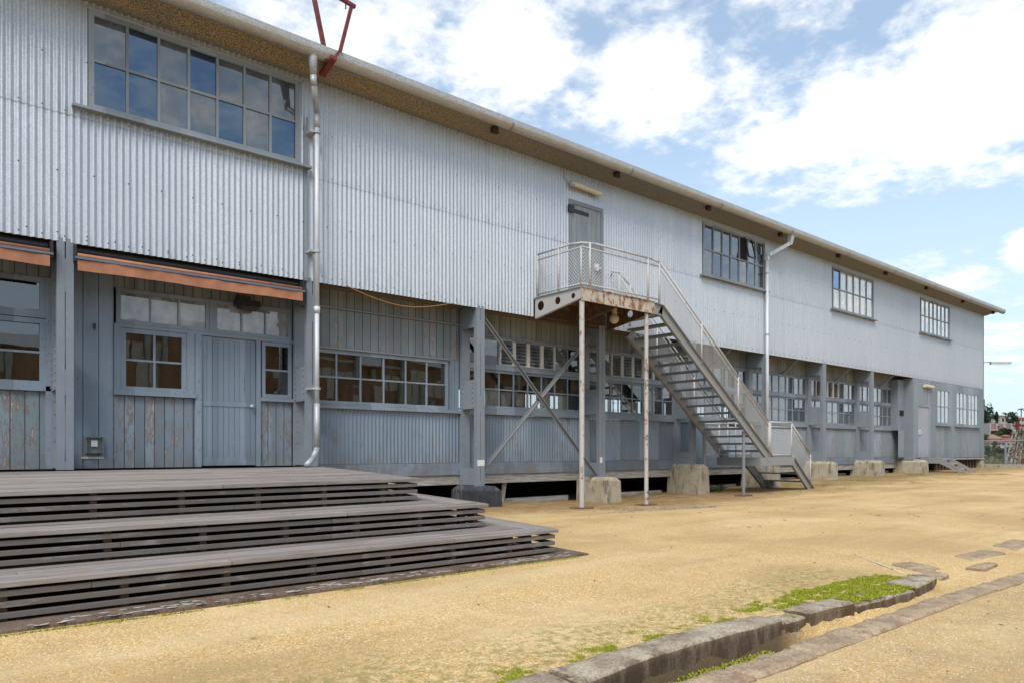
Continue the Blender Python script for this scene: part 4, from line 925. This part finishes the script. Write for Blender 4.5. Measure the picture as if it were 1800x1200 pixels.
# flaked pale chips on the slab
ch = MB(); rr = random.Random(9)
for i in range(170):
    x = rr.uniform(-.3,4.7); y_ = -6.66+rr.random()**2*.14; r = rr.uniform(.004,.022); z = .1795
    pts = [(x+r*2.2*math.cos(t)*rr.uniform(.6,1), y_+r*.8*math.sin(t)*rr.uniform(.6,1)) for t in frange(0,5.6,7)]; ch.prism(pts, z, z+.002)
stuff(ch.build('paint_flakes', simple('grey_flake', (.42,.41,.37), .2, 30)))
# ------------------------------------------------------------------ DRAIN STONES
def stone(poly, top, bottom, mat, label, seed, group, cat='kerb stone', name='kerb_stone', rough=.012):
    import bmesh
    rr = random.Random(seed); bm = bmesh.new()
    cx = sum(p[0] for p in poly)/len(poly); cy = sum(p[1] for p in poly)/len(poly)
    vs_ = [bm.verts.new((x, y_, top)) for x, y_ in poly]; f_ = bm.faces.new(vs_)
    r = bmesh.ops.extrude_face_region(bm, geom=[f_]); ev = [g for g in r['geom'] if isinstance(g, bmesh.types.BMVert)]
    for v in ev: v.co.z = bottom
    bmesh.ops.recalc_face_normals(bm, faces=bm.faces)
    bmesh.ops.bevel(bm, geom=[e for e in bm.edges], offset=.012, segments=1, affect='EDGES')
    bmesh.ops.triangulate(bm, faces=[f for f in bm.faces if len(f.verts) > 4])
    for _ in range(4):
        es = [e for e in bm.edges if e.calc_length() > .05]
        if not es: break
        bmesh.ops.subdivide_edges(bm, edges=es, cuts=1, use_grid_fill=True)
    for v in bm.verts:
        p = v.co.copy(); n_ = noise.noise(p*4+Vector((seed,0,0)))*rough+noise.noise(p*22)*rough*.3+noise.noise(p*70)*rough*.4
        dxy = Vector((p.x-cx, p.y-cy, 0)); v.co += Vector((0,0,1))*n_+(dxy.normalized()*n_*.7 if dxy.length > .05 else Vector((0,0,0)))
    me = bpy.data.meshes.new(name); bm.to_mesh(me); bm.free(); me.materials.append(mat)
    for p in me.polygons: p.use_smooth = True
    o_ = bpy.data.objects.new(name, me); scene.collection.objects.link(o_)
    for v in me.vertices: v.co -= Vector((cx,cy,bottom))
    o_.location = (cx,cy,bottom); tag(o_, label, cat, group); return o_
KG = 'raised kerb stones on the far side of the drain'; FG = 'flat worn stones on the near side of the drain'
def strip(x0, x1, yf, w0, w1, n=4, jit=.01, seed=0):
    rr = random.Random(seed); bk_ = [(x, yf(x)+w0+(w1-w0)*(x-x0)/(x1-x0)+rr.uniform(-jit,jit)) for x in frange(x1, x0, n)]
    return [(x, yf(x)+rr.uniform(-jit,jit)*.4) for x in frange(x0, x1, n)]+bk_
yn_ = lambda x: lerp_tab(YN, x)-.005; ys_ = lambda x: lerp_tab(YS, x)+.0
kst = [(.9,2.16,.20,.20,'rounded kerb stone at the bottom edge, mostly out of view'),(2.18,3.90,.20,.175,'longest raised kerb stone with a dark stained face, nearest in view'),
       (3.92,4.17,.15,.13,'short dark sunken kerb stone between the longest one and the lichened one'),(4.19,4.70,.175,.175,'grey lichened kerb stone just before the moss patch'),(5.56,6.12,.21,.19,'pale kerb stone just past the moss patch at the drain bend')]
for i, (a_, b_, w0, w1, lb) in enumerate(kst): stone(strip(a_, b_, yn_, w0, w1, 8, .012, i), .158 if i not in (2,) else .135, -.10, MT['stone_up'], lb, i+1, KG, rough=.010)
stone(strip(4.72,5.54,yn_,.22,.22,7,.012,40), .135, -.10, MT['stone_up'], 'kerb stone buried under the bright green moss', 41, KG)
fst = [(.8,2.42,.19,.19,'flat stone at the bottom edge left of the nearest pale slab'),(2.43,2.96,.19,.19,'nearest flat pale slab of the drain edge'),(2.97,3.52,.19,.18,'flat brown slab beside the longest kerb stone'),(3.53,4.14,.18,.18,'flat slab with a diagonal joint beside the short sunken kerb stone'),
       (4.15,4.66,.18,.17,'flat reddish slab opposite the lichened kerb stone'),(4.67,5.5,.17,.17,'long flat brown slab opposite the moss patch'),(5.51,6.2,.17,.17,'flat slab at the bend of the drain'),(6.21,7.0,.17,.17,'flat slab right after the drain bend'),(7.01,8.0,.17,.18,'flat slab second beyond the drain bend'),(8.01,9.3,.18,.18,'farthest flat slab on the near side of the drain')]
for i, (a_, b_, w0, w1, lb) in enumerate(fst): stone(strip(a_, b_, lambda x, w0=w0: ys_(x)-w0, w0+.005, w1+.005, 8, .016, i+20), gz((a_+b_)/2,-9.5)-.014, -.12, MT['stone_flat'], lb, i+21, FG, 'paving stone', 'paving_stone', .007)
RG = 'broken flat stones where the drain fades out'
rub = [([(6.5,-8.98),(6.85,-9.0),(7.05,-8.66),(6.75,-8.62)],'dark grey flat stone at the end of the white edging'),([(7.6,-9.0),(8.4,-9.05),(8.5,-8.82),(7.8,-8.78)],'brown flat stone lying in the sand beyond the bend'),([(8.7,-9.05),(9.7,-9.0),(9.7,-8.75),(8.9,-8.78)],'farthest flat stone on the far side of the drain'),
       ([(6.15,-9.2),(6.55,-9.16),(6.6,-9.02),(6.2,-9.0)],'small stone in the mouth of the drain bend'),([(7.1,-9.1),(7.5,-9.12),(7.55,-9.22),(7.15,-9.24)],'little buried stone in the sandy channel')]
for i, (pl, lb) in enumerate(rub): stone(pl, gz(*pl[0])+.012, -.08, MT['stone_flat'], lb, i+60, RG, 'stone', 'flat_stone', .006)
stone([(6.35,-8.90),(6.38,-8.86),(7.15,-8.10),(7.12,-8.13)], gz(6.8,-8.5)+.006, .05, simple('pale_edging', (.72,.66,.52), .1, 30, .9), 'thin pale edging strip set diagonally in the gravel', 71, None, 'edging', 'edging_strip', .003)
# ------------------------------------------------------------------ moss, grass, debris, gravel
def mossmat(name, a, b):
    q = M(name); return q.out(q.mix(q.isl(), a, b), .9, 0, .2)
MT['moss'] = mossmat('green_moss', (.17,.20,.015), (.42,.44,.05)); MT['drygrass'] = mossmat('dry_grass', (.30,.25,.17), (.52,.46,.35)); MT['leaf'] = mossmat('weed_leaf', (.03,.08,.02), (.08,.16,.04))
def tuft(mb, x, y_, z, h, r, n, rr, wd=.004):
    for _ in range(n):
        a_ = rr.uniform(0, 6.283); l = rr.uniform(.4,1)*h; bx, by = x+rr.uniform(-r,r), y_+rr.uniform(-r,r); t = rr.uniform(.1,1.0)*h
        ca, sa = math.cos(a_), math.sin(a_); mb.add([(bx-sa*wd,by+ca*wd,z),(bx+sa*wd,by-ca*wd,z),(bx+ca*t,by+sa*t,z+l)], [(0,1,2)])
rr = random.Random(11); ms = MB()
def moss_at(x, y_, dens=1, top=None):
    z = (gz(x, y_) if top is None else top)+.0
    tuft(ms, x, y_, z-.003, .010, .014, 5, rr, .004)
cnt = 0
for _ in range(30000):
    x = rr.uniform(4.05,6.1); y_ = rr.uniform(-9.27,-8.62); yn = lerp_tab(YN, x)
    u = noise.noise(Vector((x*3.2,y_*5,1)))*.5+noise.noise(Vector((x*14,y_*14,4)))*.35; lim = 1.15-((x-5.25)/.95)**2-((y_+9.02)/.27)**4*.8
    if y_ > yn and u < lim*.5-.03 and noise.noise(Vector((x*9,y_*13,6))) > -.22: moss_at(x, y_, top=max(gz(x,y_), .145 if y_ < yn+.2 and 4.72<x<6.1 else 0)+(.002+.008*max(0,noise.noise(Vector((x*6,y_*6,0)))+.4))); cnt += 1
    if cnt > 7500: break
cnt = 0
for _ in range(16000):
    x = rr.uniform(1.8,4.3); yn = lerp_tab(YN, x)+.20; y_ = yn+abs(rr.gauss(0,.10))
    if noise.noise(Vector((x*5,y_*7,8)))+.4*noise.noise(Vector((x*20,y_*20,8))) > .0+(y_-yn)*1.3: moss_at(x, y_); cnt += 1
    if cnt > 4500: break
for _ in range(1500):
    x = rr.uniform(-.3,4.9); y_ = -6.69-abs(rr.gauss(0,.02))
    if noise.noise(Vector((x*3,1,8))) > -.1: tuft(ms, x, y_, gz(x,y_)-.002, .014, .012, 3, rr)
for _ in range(500):
    x = rr.uniform(2.6,3.7); yn = lerp_tab(YN, x)-rr.uniform(.02,.1); tuft(ms, x, yn, gz(x,-9.2)-.12, .014, .012, 3, rr)
stuff(ms.build('moss', MT['moss'], normals=False))
dg = MB()
for _ in range(420):
    t = rr.random(); x = 8.9+2.9*t+rr.gauss(0,.1); y_ = -3.35+.55*math.sin(t*3)+rr.gauss(0,.10); dens = 1.0 if x > 10 else .5
    if rr.random() < dens: tuft(dg, x, y_, gz(x,y_)-.005, .09 if x > 10 else .05, .05, 7, rr, .003)
stuff(dg.build('dry_grass', MT['drygrass'], normals=False))
gg = MB()
for _ in range(5200):
    x = rr.uniform(18.5,33); y_ = rr.uniform(-3.0,-.5)
    if noise.noise(Vector((x*.55,y_*1.3,3)))+.3*noise.noise(Vector((x*3,y_*3,3))) > .22: tuft(gg, x, y_, gz(x,y_)-.005, .03, .06, 4, rr, .006)
stuff(gg.build('thin_grass', mossmat('thin_green_grass', (.12,.17,.03), (.26,.30,.08)), normals=False))
db = MB()
for _ in range(650):
    x = rr.uniform(-1,26); y_ = rr.choice([rr.uniform(-9.0,-2), rr.uniform(-11,-9.6), rr.uniform(-2.6,-1.2)]); yn = lerp_tab(YN, x)
    if -6.7 < y_ and x < 6 or lerp_tab(YS,x)-.3 < y_ < yn+.3: continue
    z = gz(x,y_)+.004; a_ = rr.uniform(0,3.14); l = rr.uniform(.006,.03)*(1.6 if x > 8 else .8); wd = l*rr.uniform(.15,.5); c, s = math.cos(a_)*l, math.sin(a_)*l
    db.add([(x-c,y_-s,z),(x+s*wd/l,y_-c*wd/l,z+.006),(x+c,y_+s,z+.002),(x-s*wd/l,y_+c*wd/l,z+.001)], [(0,1,2,3)])
stuff(db.build('leaf_litter', mossmat('dead_leaf', (.045,.03,.018), (.14,.10,.04)), normals=False))
pb = MB()
for _ in range(15000):
    dd = rr.random()**1.6*6+1.9; an = rr.uniform(-.80,.80); fx_, fy_ = C_, S_; x = dd*(fx_*math.cos(an)+S_*math.sin(an)); y_ = -D+dd*(fy_*math.cos(an)-C_*math.sin(an))
    yn = lerp_tab(YN, x)
    if (y_ > -6.7 and x < 5.2) or lerp_tab(YS,x)-.26 < y_ < yn+.3: continue
    z = gz(x,y_); r = rr.uniform(.0018,.0048); a_ = rr.uniform(0,3)
    P0 = [(x+r*math.cos(a_+t), y_+r*math.sin(a_+t), z) for t in (0,2.1,4.2)]; pb.add(P0+[(x,y_,z+r*1.1)], [(0,1,3),(1,2,3),(2,0,3)])
stuff(pb.build('loose_gravel', mossmat('gravel_grain', (.42,.30,.15), (.80,.68,.48)), normals=False))
# weeds beside the stair
for i, (x, y_, hgt, nl, lb) in enumerate(((16.6,.10,.34,60,'dark green weed growing under the lower landing beside the pier'),(17.3,.25,.22,34,'smaller green weed right of the bigger one under the lower landing'))):
    wv = MB(); stm = MB()
    for _ in range(nl):
        a_ = rr.uniform(0,6.28); r = rr.random()**.6*hgt*1.1; z0 = gz(x,y_)-.01; zz = z0+rr.uniform(.1,1)*hgt*(1-.5*r/hgt); px_, py_ = x+math.cos(a_)*r, y_+math.sin(a_)*r
        stm.cyl((x+.2*(px_-x),y_+.2*(py_-y_),z0),(px_,py_,zz),.004,.002,n=3,cap=False)
        for _k in range(6):
            b_ = rr.uniform(0,6.28); ll_ = .07; ex_ = Vector((math.cos(b_),math.sin(b_),rr.uniform(-.3,.5)))*ll_; sd_ = Vector((-math.sin(b_),math.cos(b_),0))*.015; p = Vector((px_,py_,zz))
            wv.add([p,p+ex_*.5+sd_,p+ex_,p+ex_*.5-sd_], [(0,1,2,3)])
    e_ = empty('weed_plant'); tag(e_, lb, 'plant', 'weeds under the lower landing'); wv.build('leaves', MT['leaf'], e_, normals=False); stm.build('stems', MT['leaf'], e_, normals=False); rebase(e_, (x,y_,gz(x,y_)))
# ------------------------------------------------------------------ fence at the far end
FN = empty('mesh_fence'); tag(FN, 'grey tubular mesh fence beyond the far corner of the building', 'fence')
fx0, fz0 = 40.9, .36
yy = 3.25
while yy > -6: MB().cyl((fx0,yy,fz0-.05),(fx0,yy,fz0+1.27),.045,n=8).build('post', MT['steel'], FN); yy -= 1.66
MB().cyl((fx0,4,fz0+1.25),(fx0,-6,fz0+1.25),.03,n=8).build('top_rail', MT['stair'], FN); MB().cyl((fx0,4,fz0+.06),(fx0,-6,fz0+.06),.03,n=8).build('bottom_rail', MT['stair'], FN)
mb = MB(); kk = -1.2
while kk < 10:
    for sg in (1, -1):
        a_, b_ = max(0,kk), min(10,kk+1.15)
        if b_ > a_:
            za, zb_ = (a_-kk, b_-kk) if sg > 0 else (1.15-(a_-kk), 1.15-(b_-kk)); mb.cyl((fx0,4-a_,fz0+.08+za),(fx0,4-b_,fz0+.08+zb_),.003,n=3,cap=False)
    kk += .12
mb.build('wire_mesh', MT['steel'], FN, normals=False); rebase(FN, (fx0,-1,fz0))
kb = MB().box(38.6,39.1,-9,4,.2,.44).build('edge_kerb', MT['conc']); tag(kb, 'low pale concrete kerb in front of the mesh fence', 'kerb')
# lattice frame of an old crane beyond the fence
LT = empty('lattice_frame'); tag(LT, 'rust and white steel lattice frame leaning beyond the fence', 'steel frame')
def lattice(p, q_, w_, r, n, mat):
    p, q_ = Vector(p), Vector(q_); d_ = (q_-p); sd_ = Vector((0,1,0))*w_; mb = MB(); mb.bar(p-sd_,q_-sd_*.5,r*2,r*2); mb.bar(p+sd_,q_+sd_*.5,r*2,r*2)
    for i in range(n):
        a_, b_ = p+d_*(i/n), p+d_*((i+1)/n); k_ = 1-.5*i/n; s1_ = 1 if i % 2 else -1; mb.bar(a_-sd_*s1_*k_, b_+sd_*s1_*k_, r, r); mb.bar(a_-sd_*k_,a_+sd_*k_,r,r)
    return mb.build('lattice_leg', mat, LT)
redw = rusty('flaking_white_red_steel', (.42,.42,.41), .95, (.16,.04,.03))
lattice((42.6,.30,.2),(42.6,-.08,2.55),.12,.028,7,redw); lattice((42.9,.0,.2),(42.9,-.25,2.4),.12,.028,6,redw); lattice((42.6,-1.5,.2),(42.6,-.3,2.6),.18,.03,7,redw)
MB().bar((42.6,.05,2.38),(42.6,-4.0,2.38),.10,.09).bar((42.6,-.3,1.0),(42.6,-4,1.0),.08,.07).bar((42.6,-.4,1.6),(42.6,-4,1.55),.08,.06).cyl((42.6,-.12,2.15),(42.6,-.12,2.6),.06).bar((42.6,-.3,.6),(42.6,-4,.62),.3,.25).build('cross_beams', MT['redsteel'], LT)
rebase(LT, (42.6,-.5,.3))
# ------------------------------------------------------------------ far shore: houses and trees
K = .32
T = [0]
def S(px): return (px-900)*(400+T[0])/F-275.2
def Z(py): return EYE+(790-py)*(400+T[0])/F
def hbox(mb, s0, s1, t0, t1, z0, z1, mi=0):
    mb.hexa([hp(s0,t0,z0),hp(s1,t0,z0),hp(s1,t1,z0),hp(s0,t1,z0)], [hp(s0,t0,z1),hp(s1,t0,z1),hp(s1,t1,z1),hp(s0,t1,z1)], mi); return mb
WH = simple('white_render', (.36,.345,.32), .06, 1); YE = simple('cream_render', (.50,.43,.28), .06, 1); RD = simple('red_tile', (.26,.10,.07), .2, 2); PK = simple('salmon_wall', (.42,.17,.13), .15, 1); GL = simple('dark_window', (.05,.06,.08), .1, 1, .2); BR = simple('brown_roof', (.26,.15,.10), .2, 1)
def house(name, label, loc):
    e_ = empty(name); tag(e_, label, 'house', 'houses on the far hillside'); return e_
def win(par, s0, s1, z0, z1, t): hbox(MB(), s0, s1, t-.35, t-.05, z0, z1).build('window', GL, par)
h = house('terrace_house', 'long red roofed terrace with white party walls on the far hillside', None); t0 = 14; T[0] = t0
hbox(MB(),S(1739),S(1775),t0,t0+9,hz(0,t0)-4,Z(757)).build('wall', PK, h)
rf = MB(); rf.hexa([hp(S(1739),t0-.6,Z(755)),hp(S(1775),t0-.6,Z(755)),hp(S(1775),t0+9,Z(755)),hp(S(1739),t0+9,Z(755))], [hp(S(1739),t0+3.5,Z(744)),hp(S(1775),t0+3.5,Z(744)),hp(S(1775),t0+9,Z(744)),hp(S(1739),t0+9,Z(744))]); rf.build('roof', RD, h)
for px in (1738,1750,1762,1775): hbox(MB(),S(px)-.25,S(px)+.25,t0-1.2,t0+9.2,Z(765) if px in(1738,1775) else Z(757),Z(743)).build('party_wall', WH, h)
hbox(MB(),S(1739),S(1775),t0-1.3,t0-.7,Z(756),Z(755)+.25).build('balcony_edge', WH, h); hbox(MB(),S(1751),S(1758),t0+.2,t0+3,Z(751),Z(746)).build('dormer', WH, h); hbox(MB(),S(1764),S(1769),t0+.2,t0+3,Z(751),Z(747)).build('dormer', WH, h)
win(h,S(1752),S(1757),Z(750),Z(747),t0+.2); win(h,S(1740),S(1749),Z(762),Z(757)-.3,t0); win(h,S(1751),S(1761),Z(762),Z(757)-.3,t0); win(h,S(1763),S(1774),Z(762),Z(757)-.3,t0)
def hip(name, label, s0, s1, t0, t1, zb_, ze, zr, wm_, rm, nwin=3):
    h = house(name, label, None); hbox(MB(),s0,s1,t0,t1,zb_-3,ze).build('wall', wm_, h); mb = MB(); ov = .6
    ins = min((s1-s0)*.35, (t1-t0)*.5); mid = (t0+t1)/2
    mb.add([hp(s0-ov,t0-ov,ze),hp(s1+ov,t0-ov,ze),hp(s1+ov,t1+ov,ze),hp(s0-ov,t1+ov,ze),hp(s0+ins,mid,zr),hp(s1-ins,mid,zr)], [(0,1,5,4),(1,2,5),(2,3,4,5),(3,0,4),(0,3,2,1)]); mb.build('roof', rm, h)
    w_ = (s1-s0)/nwin
    for i in range(nwin): win(h, s0+w_*(i+.25), s0+w_*(i+.75), zb_+(ze-zb_)*.35, zb_+(ze-zb_)*.8, t0)
    return h
T[0] = 0; hip('villa', 'cream villa with a brown hipped roof below the terrace', S(1741),S(1762),0,9,Z(780),Z(770),Z(762),YE,BR)
T[0] = -9; hip('bungalow', 'low bungalow with orange red roof just above the fence rail', S(1740),S(1766),-9,-3,Z(783),Z(777),Z(772),WH,RD,4)
def gable(name, label, s0, s1, t0, t1, zb_, ze, zr, wm_, rm):
    h = house(name, label, None); hbox(MB(),s0,s1,t0,t1,zb_-3,ze).build('wall', wm_, h); mid = (s0+s1)/2; mb = MB(); ov = .5
    MB().extr([hp(s0,t0,ze),hp(s1,t0,ze),hp(mid,t0,zr)], hp(0,t1-t0,0)-hp(0,0,0)).build('gable', PK, h)
    for a_, b_ in ((s0-ov, mid), (s1+ov, mid)):
        za = ze-.35; mb.hexa([hp(a_,t0-.6,za),hp(b_,t0-.6,zr+.1),hp(b_,t1,zr+.1),hp(a_,t1,za)], [hp(a_,t0-.6,za+.35),hp(b_,t0-.6,zr+.45),hp(b_,t1,zr+.45),hp(a_,t1,za+.35)])
    mb.build('roof', RD, h); win(h,s0+.6,mid-.4,zb_+.5,ze-.6,t0); win(h,mid+.4,s1-.6,zb_+.5,ze-.6,t0); return h
T[0] = -6; gable('gabled_house', 'white house with a red gable facing the water', S(1769),S(1783),-6,2,Z(783),Z(776),Z(770),WH,RD)
T[0] = 42; hip('hill_house', 'tall cream house with an arch between the trees on the hilltop', S(1759),S(1773),42,52,Z(745),Z(731),Z(728),simple('beige_render', (.58,.50,.40), .06, 1),BR,2)
T[0] = 16; hip('grey_house', 'small grey green house right of the red terrace', S(1779),S(1789),16,22,Z(757),Z(746),Z(744),simple('sage_wall', (.36,.38,.31), .08, 1),BR,1)
T[0] = 44; hip('hilltop_house', 'pale house with a pink roof at the right edge of the hilltop', S(1789),S(1806),44,52,Z(742),Z(734),Z(730),WH,PK,3)
T[0] = 4; hip('pink_cottage', 'tiny pink cottage beside the cream villa', S(1768),S(1775),4,9,Z(772),Z(766),Z(763),PK,BR,1)
FOL = []
for nm, a_, b_ in (('dark_foliage',(.018,.035,.018),(.07,.095,.05)),('mid_foliage',(.04,.06,.018),(.13,.14,.05)),('pale_foliage',(.08,.09,.035),(.19,.18,.08))):
    q = M(nm); FOL.append(q.out(q.mix(q.isl(), a_, b_), .9, 0, .1))
BARK = simple('bark', (.12,.09,.07), .2, 3)
def crown(mb, c, rx, rz, n, size, rr, clumps=9):
    cs = [(Vector((rr.gauss(0,.5)*rx, rr.gauss(0,.5)*rx, rr.gauss(0,.45)*rz)), rr.uniform(.3,.6)) for _ in range(clumps)]
    for i in range(n):
        cc, cr = rr.choice(cs); d_ = Vector((rr.gauss(0,1),rr.gauss(0,1),rr.gauss(0,1))).normalized()*rr.uniform(.5,1); p = Vector(c)+cc+Vector((d_.x*cr*rx,d_.y*cr*rx,d_.z*cr*rz))
        a_ = Vector((rr.gauss(0,1),rr.gauss(0,1),rr.gauss(0,1))).normalized()*size; b_ = a_.orthogonal().normalized()*size*.7; b_.rotate(__import__('mathutils').Quaternion(a_.normalized(), rr.uniform(0,6)))
        mb.add([p-a_,p+b_,p+a_,p-b_], [(0,1,2,3)])
def tree(px, top, base, hw, t, kind, label, rr, name='broadleaf_tree'):
    e_ = empty(name); tag(e_, label, 'tree', 'trees on the far hillside'); T[0] = t; s = S(px); zt_2, zb2 = Z(top), Z(base)
    c = hp(s, t, (zt_2*.6+zb2*.4)); mb = MB(); crown(mb, c, hw*K, (zt_2-zb2)*.42, 520, .55, rr); mb.build('crown', FOL[kind], e_, normals=False)
    g0 = hz(s, t)-.5; tk = MB().cyl(hp(s,t,g0), hp(s,t,(zt_2+zb2)/2), .5, .25, n=7); tk.cyl(hp(s,t,(zt_2+2*zb2)/3), hp(s+hw*K*.5,t,zt_2*.6+zb2*.4), .22, .1, n=5).cyl(hp(s,t,(zt_2+2*zb2)/3), hp(s-hw*K*.5,t,zt_2*.55+zb2*.45), .22, .1, n=5); tk.build('trunk', BARK, e_); rebase(e_, tuple(hp(s,t,g0)))
def palm(px, top, base, t, label, rr, hw=9):
    e_ = empty('palm_tree'); tag(e_, label, 'palm tree', 'palms on the far hillside'); T[0] = t; s = S(px); zt_2 = Z(top); mb = MB(); c = hp(s,t,zt_2-1.2)
    for i in range(26):
        a_ = rr.uniform(0,6.28); up_ = rr.uniform(-.2,.9); ln = hw*K*.9; pr = c
        for j in range(4):
            f_ = (j+1)/4; nx_ = c+Vector((math.cos(a_)*ln*f_, math.sin(a_)*ln*f_, up_*ln*f_-ln*.7*f_*f_)); sd_ = Vector((-math.sin(a_),math.cos(a_),.3))*.35*(1.1-f_*.8)
            mb.add([pr-sd_,pr+sd_,nx_+sd_*.6,nx_-sd_*.6], [(0,1,2,3)]); pr = nx_
    mb.build('crown', FOL[0], e_, normals=False); g0 = hz(s,t)-.5; MB().cyl(hp(s,t,g0),c,.4,.28,n=7).build('trunk', BARK, e_); rebase(e_, tuple(hp(s,t,g0)))
rr = random.Random(21)
tree(1741,712,748,16,34,0,'big dark tree behind the left end of the red terrace',rr); tree(1733,722,757,8,30,0,'dark tree half hidden by the building corner',rr); tree(1731,762,778,6,4,1,'round green tree below the big dark tree',rr)
tree(1752,724,745,4,38,0,'slim dark tree between the big dark tree and the tall cream house',rr); tree(1778,724,748,9,36,0,'broad dark tree right of the tall cream house',rr); tree(1786,735,752,7,40,1,'green tree behind the small grey green house',rr)
tree(1757,753,768,7,10,1,'bushy tree in front of the red terrace, left of centre',rr); tree(1768,753,767,8,11,0,'dark bushy tree in front of the red terrace, right of centre',rr); tree(1783,757,774,6,8,1,'olive tree beside the red gable house',rr); tree(1797,745,770,8,9,1,'green tree behind the lattice frame',rr)
tree(1793,735,748,7,48,1,'green tree at the right of the hilltop',rr); tree(1775,783,800,6,-12,1,'green tree below the red gable house',rr)
tree(1748,776,797,7,-14,1,'green tree below the low bungalow, left',rr); tree(1762,784,803,8,-20,0,'dark tree lowest on the slope under the low bungalow',rr); tree(1791,768,790,8,-2,1,'tree behind the lower part of the lattice frame',rr); tree(1737,786,806,7,-20,1,'tree low on the slope beside the building corner',rr)
palm(1767,722,746,55,'palm rising behind the roof of the tall cream house',rr,8); palm(1795,715,742,50,'tallest palm at the right edge of the hilltop',rr,9); palm(1784,722,745,52,'palm between the tall cream house and the tallest palm',rr,9)
vg = MB()
for _ in range(14000):
    s = rr.uniform(-130,60); t = rr.uniform(-34,34) if rr.random() < .8 else rr.uniform(30,90); p = hp(s, t, hz(s,t)+rr.random()**2*2.2*(1+.8*noise.noise(Vector((s*.1,t*.1,2))))); sz = .6
    a_ = Vector((rr.gauss(0,1),rr.gauss(0,1),rr.gauss(0,1))).normalized()*sz; b_ = a_.orthogonal().normalized()*sz*.7; vg.add([p-a_,p+b_,p+a_,p-b_], [(0,1,2,3)])
stuff(vg.build('hillside_scrub', FOL[1], normals=False))
# ------------------------------------------------------------------ building mirrored in the ground floor glass (stands behind the camera)
BW = empty('brick_warehouse'); tag(BW, 'brown brick building with pale green columns mirrored in the ground floor windows', 'building')
q = M('brown_brick'); bt_ = q.N.new('ShaderNodeTexBrick'); bt_.inputs['Scale'].default_value = 1.6; q.L.new(q.pos((1,1,1)), bt_.inputs[0]); bt_.inputs['Color1'].default_value = (.33,.19,.10,1); bt_.inputs['Color2'].default_value = (.42,.26,.14,1); bt_.inputs['Mortar'].default_value = (.2,.17,.12,1)
brk = q.out(bt_.outputs[0], .9)
yb0 = -36
wl = MB(); wl.box(-12,52,yb0-12,yb0,3.6,8.3)
for k_ in range(17): wl.box(-12+k_*4,-12+k_*4+1.6,yb0-.4,yb0,.1,3.6)
wl.box(-12,52,yb0-6,yb0-5.6,.1,3.6); wl.build('wall', brk, BW)
wf = MB()
for k_ in range(16):
    for m_ in range(3): wf.box(-10.3+k_*4+m_*.78,-9.6+k_*4+m_*.78,yb0+.02,yb0+.08,4.7,6.5)
    wf.box(-10.3+k_*4,-7.9+k_*4,yb0+.02,yb0+.10,7.1,7.3)
wf.build('window', simple('cream_sash', (.6,.58,.48), .1, 3), BW)
cm = MB()
for k_ in range(33): cm.box(-12+k_*2.0,-12+k_*2.0+.3,yb0+.1,yb0+.45,.1,4.4 if k_ % 2 else 8.2)
cm.build('column', simple('pale_green_paint', (.42,.48,.40), .1, 3), BW)
MB().hexa([(-13,yb0+1,8.3),(53,yb0+1,8.3),(53,yb0-13,8.3),(-13,yb0-13,8.3)], [(-13,yb0-5,10.0),(53,yb0-5,10.0),(53,yb0-7,10.0),(-13,yb0-7,10.0)]).build('roof', MT['gutter'], BW)
rebase(BW, (20,yb0,.1))
